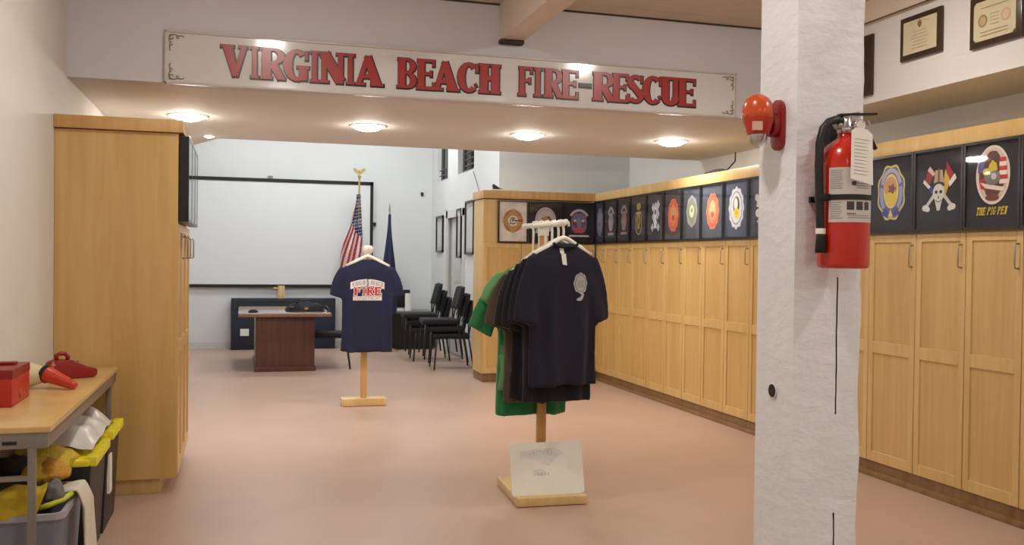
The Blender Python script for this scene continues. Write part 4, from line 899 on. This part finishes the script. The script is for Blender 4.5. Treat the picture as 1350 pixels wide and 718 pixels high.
# red hand held device with handle
DV = thing('red_siren_unit', 'dark red sloping plastic unit with curled grip at the far end of the work table', 'device', (-.885, 5.38, .791), R(28)); DV.scale = (.88, .88, .88)
b = MB(); b.prism([(-.10, 0), (.13, 0), (.15, .015), (.15, .05), (.10, .062), (-.02, .115), (-.085, .115), (-.11, .06)], -.055, .055); b.build('body', red_d, DV, bevel=.008)
b = MB(); b.prism([(.02, .099), (.10, .066), (.145, .054), (.145, .06), (.10, .074), (.02, .106)], -.04, .04); b.build('top_plate', mat('dusty_pink', (190, 132, 118), .5), DV)
b = MB(); b.tube([(-.07, 0, .11), (-.075, 0, .14), (-.05, 0, .152), (-.02, 0, .148), (-.005, 0, .128), (-.01, 0, .11)], .013, 10); b.build('grip', red_d, DV, smooth=True)
b = MB(); b.lathe([(.026, -.02), (.03, 0), (.03, .03), (.02, .034)], 20, (-.105, -.03, .085), 'Y'); b.build('knob', red_d, DV, smooth=True); MB().lathe([(0, -.022), (.015, -.022)], 14, (-.105, -.03, .085), 'Y', cap=False).build('knob_disc', mat('dusty_pink', (190, 132, 118), .5), DV)
MB().lathe([(.008, .08), (.008, .10), (0, .1)], 10, (.05, .0, .0)).build('switch', black, DV)
MG = thing('megaphone', 'small megaphone with cream bell and red body lying beside the red box', 'megaphone', (-.908, 4.98, .857), 0); MG.scale = (1.2, 1.2, 1.2)
b = MB(); b.T = Matrix.Rotation(R(165), 4, 'Z') @ Matrix.Rotation(R(90), 4, 'Y'); b.lathe([(.022, 0), (.03, .02), (.045, .06), (.054, .09), (.056, .095), (.05, .092)], 28, cap=False); b.build('bell', mat('cream_plastic', (220, 208, 172), .4), MG, smooth=True)
b = MB(); b.T = Matrix.Rotation(R(-30), 4, 'Z') @ Matrix.Rotation(R(108), 4, 'Y'); b.lathe([(.0, -.02), (.036, -.02), (.036, -.005), (.032, 0), (.018, .12), (.016, .13), (0, .132)], 22, cap=False); b.build('body', red_l, MG, smooth=True)
b = MB(); b.T = Matrix.Rotation(R(-30), 4, 'Z') @ Matrix.Rotation(R(108), 4, 'Y'); b.lathe([(.038, -.022), (.038, -.004)], 22, cap=False); b.build('collar', black, MG)

# ------------------------------------------------------------------ under the table
GT = thing('grey_tote', 'grey plastic storage tub under the near end of the work table', 'bin', (-.86, 4.28, 0))
def rrect(hx, hy, rad, n=5):
    o_ = []
    for (cx_, cy_, a0) in ((hx-rad, hy-rad, 0), (-hx+rad, hy-rad, 90), (-hx+rad, -hy+rad, 180), (hx-rad, -hy+rad, 270)):
        o_ += [(cx_+rad*math.cos(R(a0+90*k/n)), cy_+rad*math.sin(R(a0+90*k/n))) for k in range(n+1)]
    return o_
def tub(hx, hy, z, taper, th=.006):
    b = MB(); A0 = rrect(hx-taper, hy-taper, .03); A1 = rrect(hx, hy, .04); I1 = rrect(hx-th, hy-th, .036); I0 = rrect(hx-taper-th, hy-taper-th, .026); n = len(A0)
    vs = [(*p, 0) for p in A0]+[(*p, z) for p in A1]+[(*p, z) for p in I1]+[(*p, .01) for p in I0]
    fs = [(k*n+i, k*n+(i+1) % n, (k+1)*n+(i+1) % n, (k+1)*n+i) for k in range(3) for i in range(n)]+[tuple(range(n)), tuple(3*n+i for i in range(n))]
    return b.add(vs, fs)
def rim(hx, hy, z0, z1, w_):
    b = MB(); A0 = rrect(hx+w_, hy+w_, .045); A1 = rrect(hx-.006, hy-.006, .036); n = len(A0)
    vs = [(*p, z0) for p in A0]+[(*p, z1) for p in A0]+[(*p, z1) for p in A1]+[(*p, z0) for p in A1]
    return b.add(vs, [(k*n+i, k*n+(i+1) % n, ((k+1) % 4)*n+(i+1) % n, ((k+1) % 4)*n+i) for k in range(4) for i in range(n)])
tub(.175, .27, .41, .025).build('tub_body', tote, GT, smooth=False); rim(.175, .27, .395, .42, .012).build('rim', toter, GT)
def lump(name, c, s, m, label, cat, seed, rz=0, rough=.25, group=None, rx=0, lvl=3):
    bm = bmesh.new(); bmesh.ops.create_icosphere(bm, subdivisions=lvl, radius=1); from mathutils import noise
    for v in bm.verts:
        n_ = noise.noise(v.co*1.6+Vector((seed, 0, 0))); n2 = noise.noise(v.co*4+Vector((0, seed, 0)))
        v.co *= 1+rough*n_+rough*.45*n2
    me = bpy.data.meshes.new(name); bm.to_mesh(me); bm.free(); me.materials.append(m); me.shade_smooth()
    o = bpy.data.objects.new(name, me); COL.objects.link(o); o.location = c; o.scale = s; o.rotation_euler = (rx, 0, rz)
    return tag(o, label, cat, group)
lump('folded_gear', (-.93, 4.22, .42), (.13, .22, .09), darkc, 'dark folded turnout gear filling the grey tub', 'clothing', 2)
b = MB(); b.T = Matrix.Translation((-.86, 4.05, .40)) @ Matrix.Rotation(R(14), 4, 'Y') @ Matrix.Rotation(R(8), 4, 'Z'); b.prism([(-.09, .02), (-.085, .08), (-.03, .12), (.06, .125), (.085, .15), (.07, .02), (.02, -.005), (-.05, -.005)], -.05, .06)
tag(b.build('yellow_helmet_bag', yellowc, bevel=.014, seg=3), 'dull yellow stiff pouch sticking out of the grey tub', 'pouch')
lump('grey_glove', (-.735, 4.16, .47), (.035, .06, .05), greyc, 'grey glove with lime trim on the tub edge', 'glove', 7, rough=.4)
tag(MB().tube([(-.79, 4.1, .42), (-.74, 4.09, .435), (-.70, 4.13, .445), (-.68, 4.2, .45)], .012, 8).build('lime_strap', limec, smooth=True), 'lime yellow strap looped over the rim of the grey tub', 'strap')
lump('yellow_jacket', (-.86, 4.62, .50), (.13, .3, .07), yellowc, 'yellow turnout jacket heaped behind the grey tub', 'clothing', 11, rough=.35)
lump('orange_cloth', (-.80, 4.42, .50), (.07, .09, .05), mat('ochre_cloth', (196, 140, 50), .85, var=.2), 'ochre orange cloth between pouch and yellow jacket', 'cloth', 13, rough=.4)
lump('dark_gear', (-.93, 4.46, .50), (.11, .13, .07), darkc, 'black gear bundle behind the tub under the table crossbar', 'clothing', 17, rough=.35)
for k, (y0, y1, z1, wl, l2) in enumerate(((4.62, 5.12, .50, -.66, 'black storage crate with yellow lid behind the grey tub'), (5.16, 5.62, .52, -.655, 'farther black storage crate with yellow lid and white label next to the cabinet'))):
    t = thing('storage_crate', l2, 'crate', (0, 0, 0), 0)
    MB().prism([(XL+.05, 0), (wl-.03, 0), (wl-.005, z1-.03), (XL+.03, z1-.03)], y0+.01, y1-.01).build('crate_body', mat('crate_black', (20, 18, 18), .45), t, bevel=.006)
    l = MB().box(XL+.02, wl-.015, y0, y1, z1-.03, z1)
    for q in range(4): 
        a = y0+.01+(y1-y0-.02)*q/4; l.box(wl-.03, wl+.018, a+.008, a+(y1-y0-.02)/4-.008, z1-.034, z1+.012)
    l.build('lid', yellow, t, bevel=.006)
    if k: bx(wl-.016, wl-.002, y0+.04, y0+.13, .2, .4).build('white_label', paper, t)
b = MB()
from mathutils import noise as _n
b.grid(lambda u, v: (XL+.08+.31*u+.0, 4.72+.75*v, .522+.15*(math.sin(PI*min(max(u, .02), .98))**.5)*(math.sin(PI*min(max(v, .02), .98))**.5)*(.8+.9*_n.noise(Vector((u*3, v*4, 2))))), 24, 34)
tag(b.build('plastic_bag', bagm, smooth=True), 'crumpled white plastic bag piled on the storage crates', 'bag')
b = MB(); b.grid(lambda u, v: (-.74+.10*min(1, v*2.2)+.045*max(0, v-.35)+.008*math.sin(u*12+v*5), 4.20+.16*u+.10*u*v+.03*v, .445+.015*math.sin(v*6)-max(0, v-.35)*.64-.0*v), 14, 24)
tag(b.build('white_cloth', whitec, smooth=True, solid=.006), 'white cloth hanging over the rim of the grey tub to the floor', 'cloth')
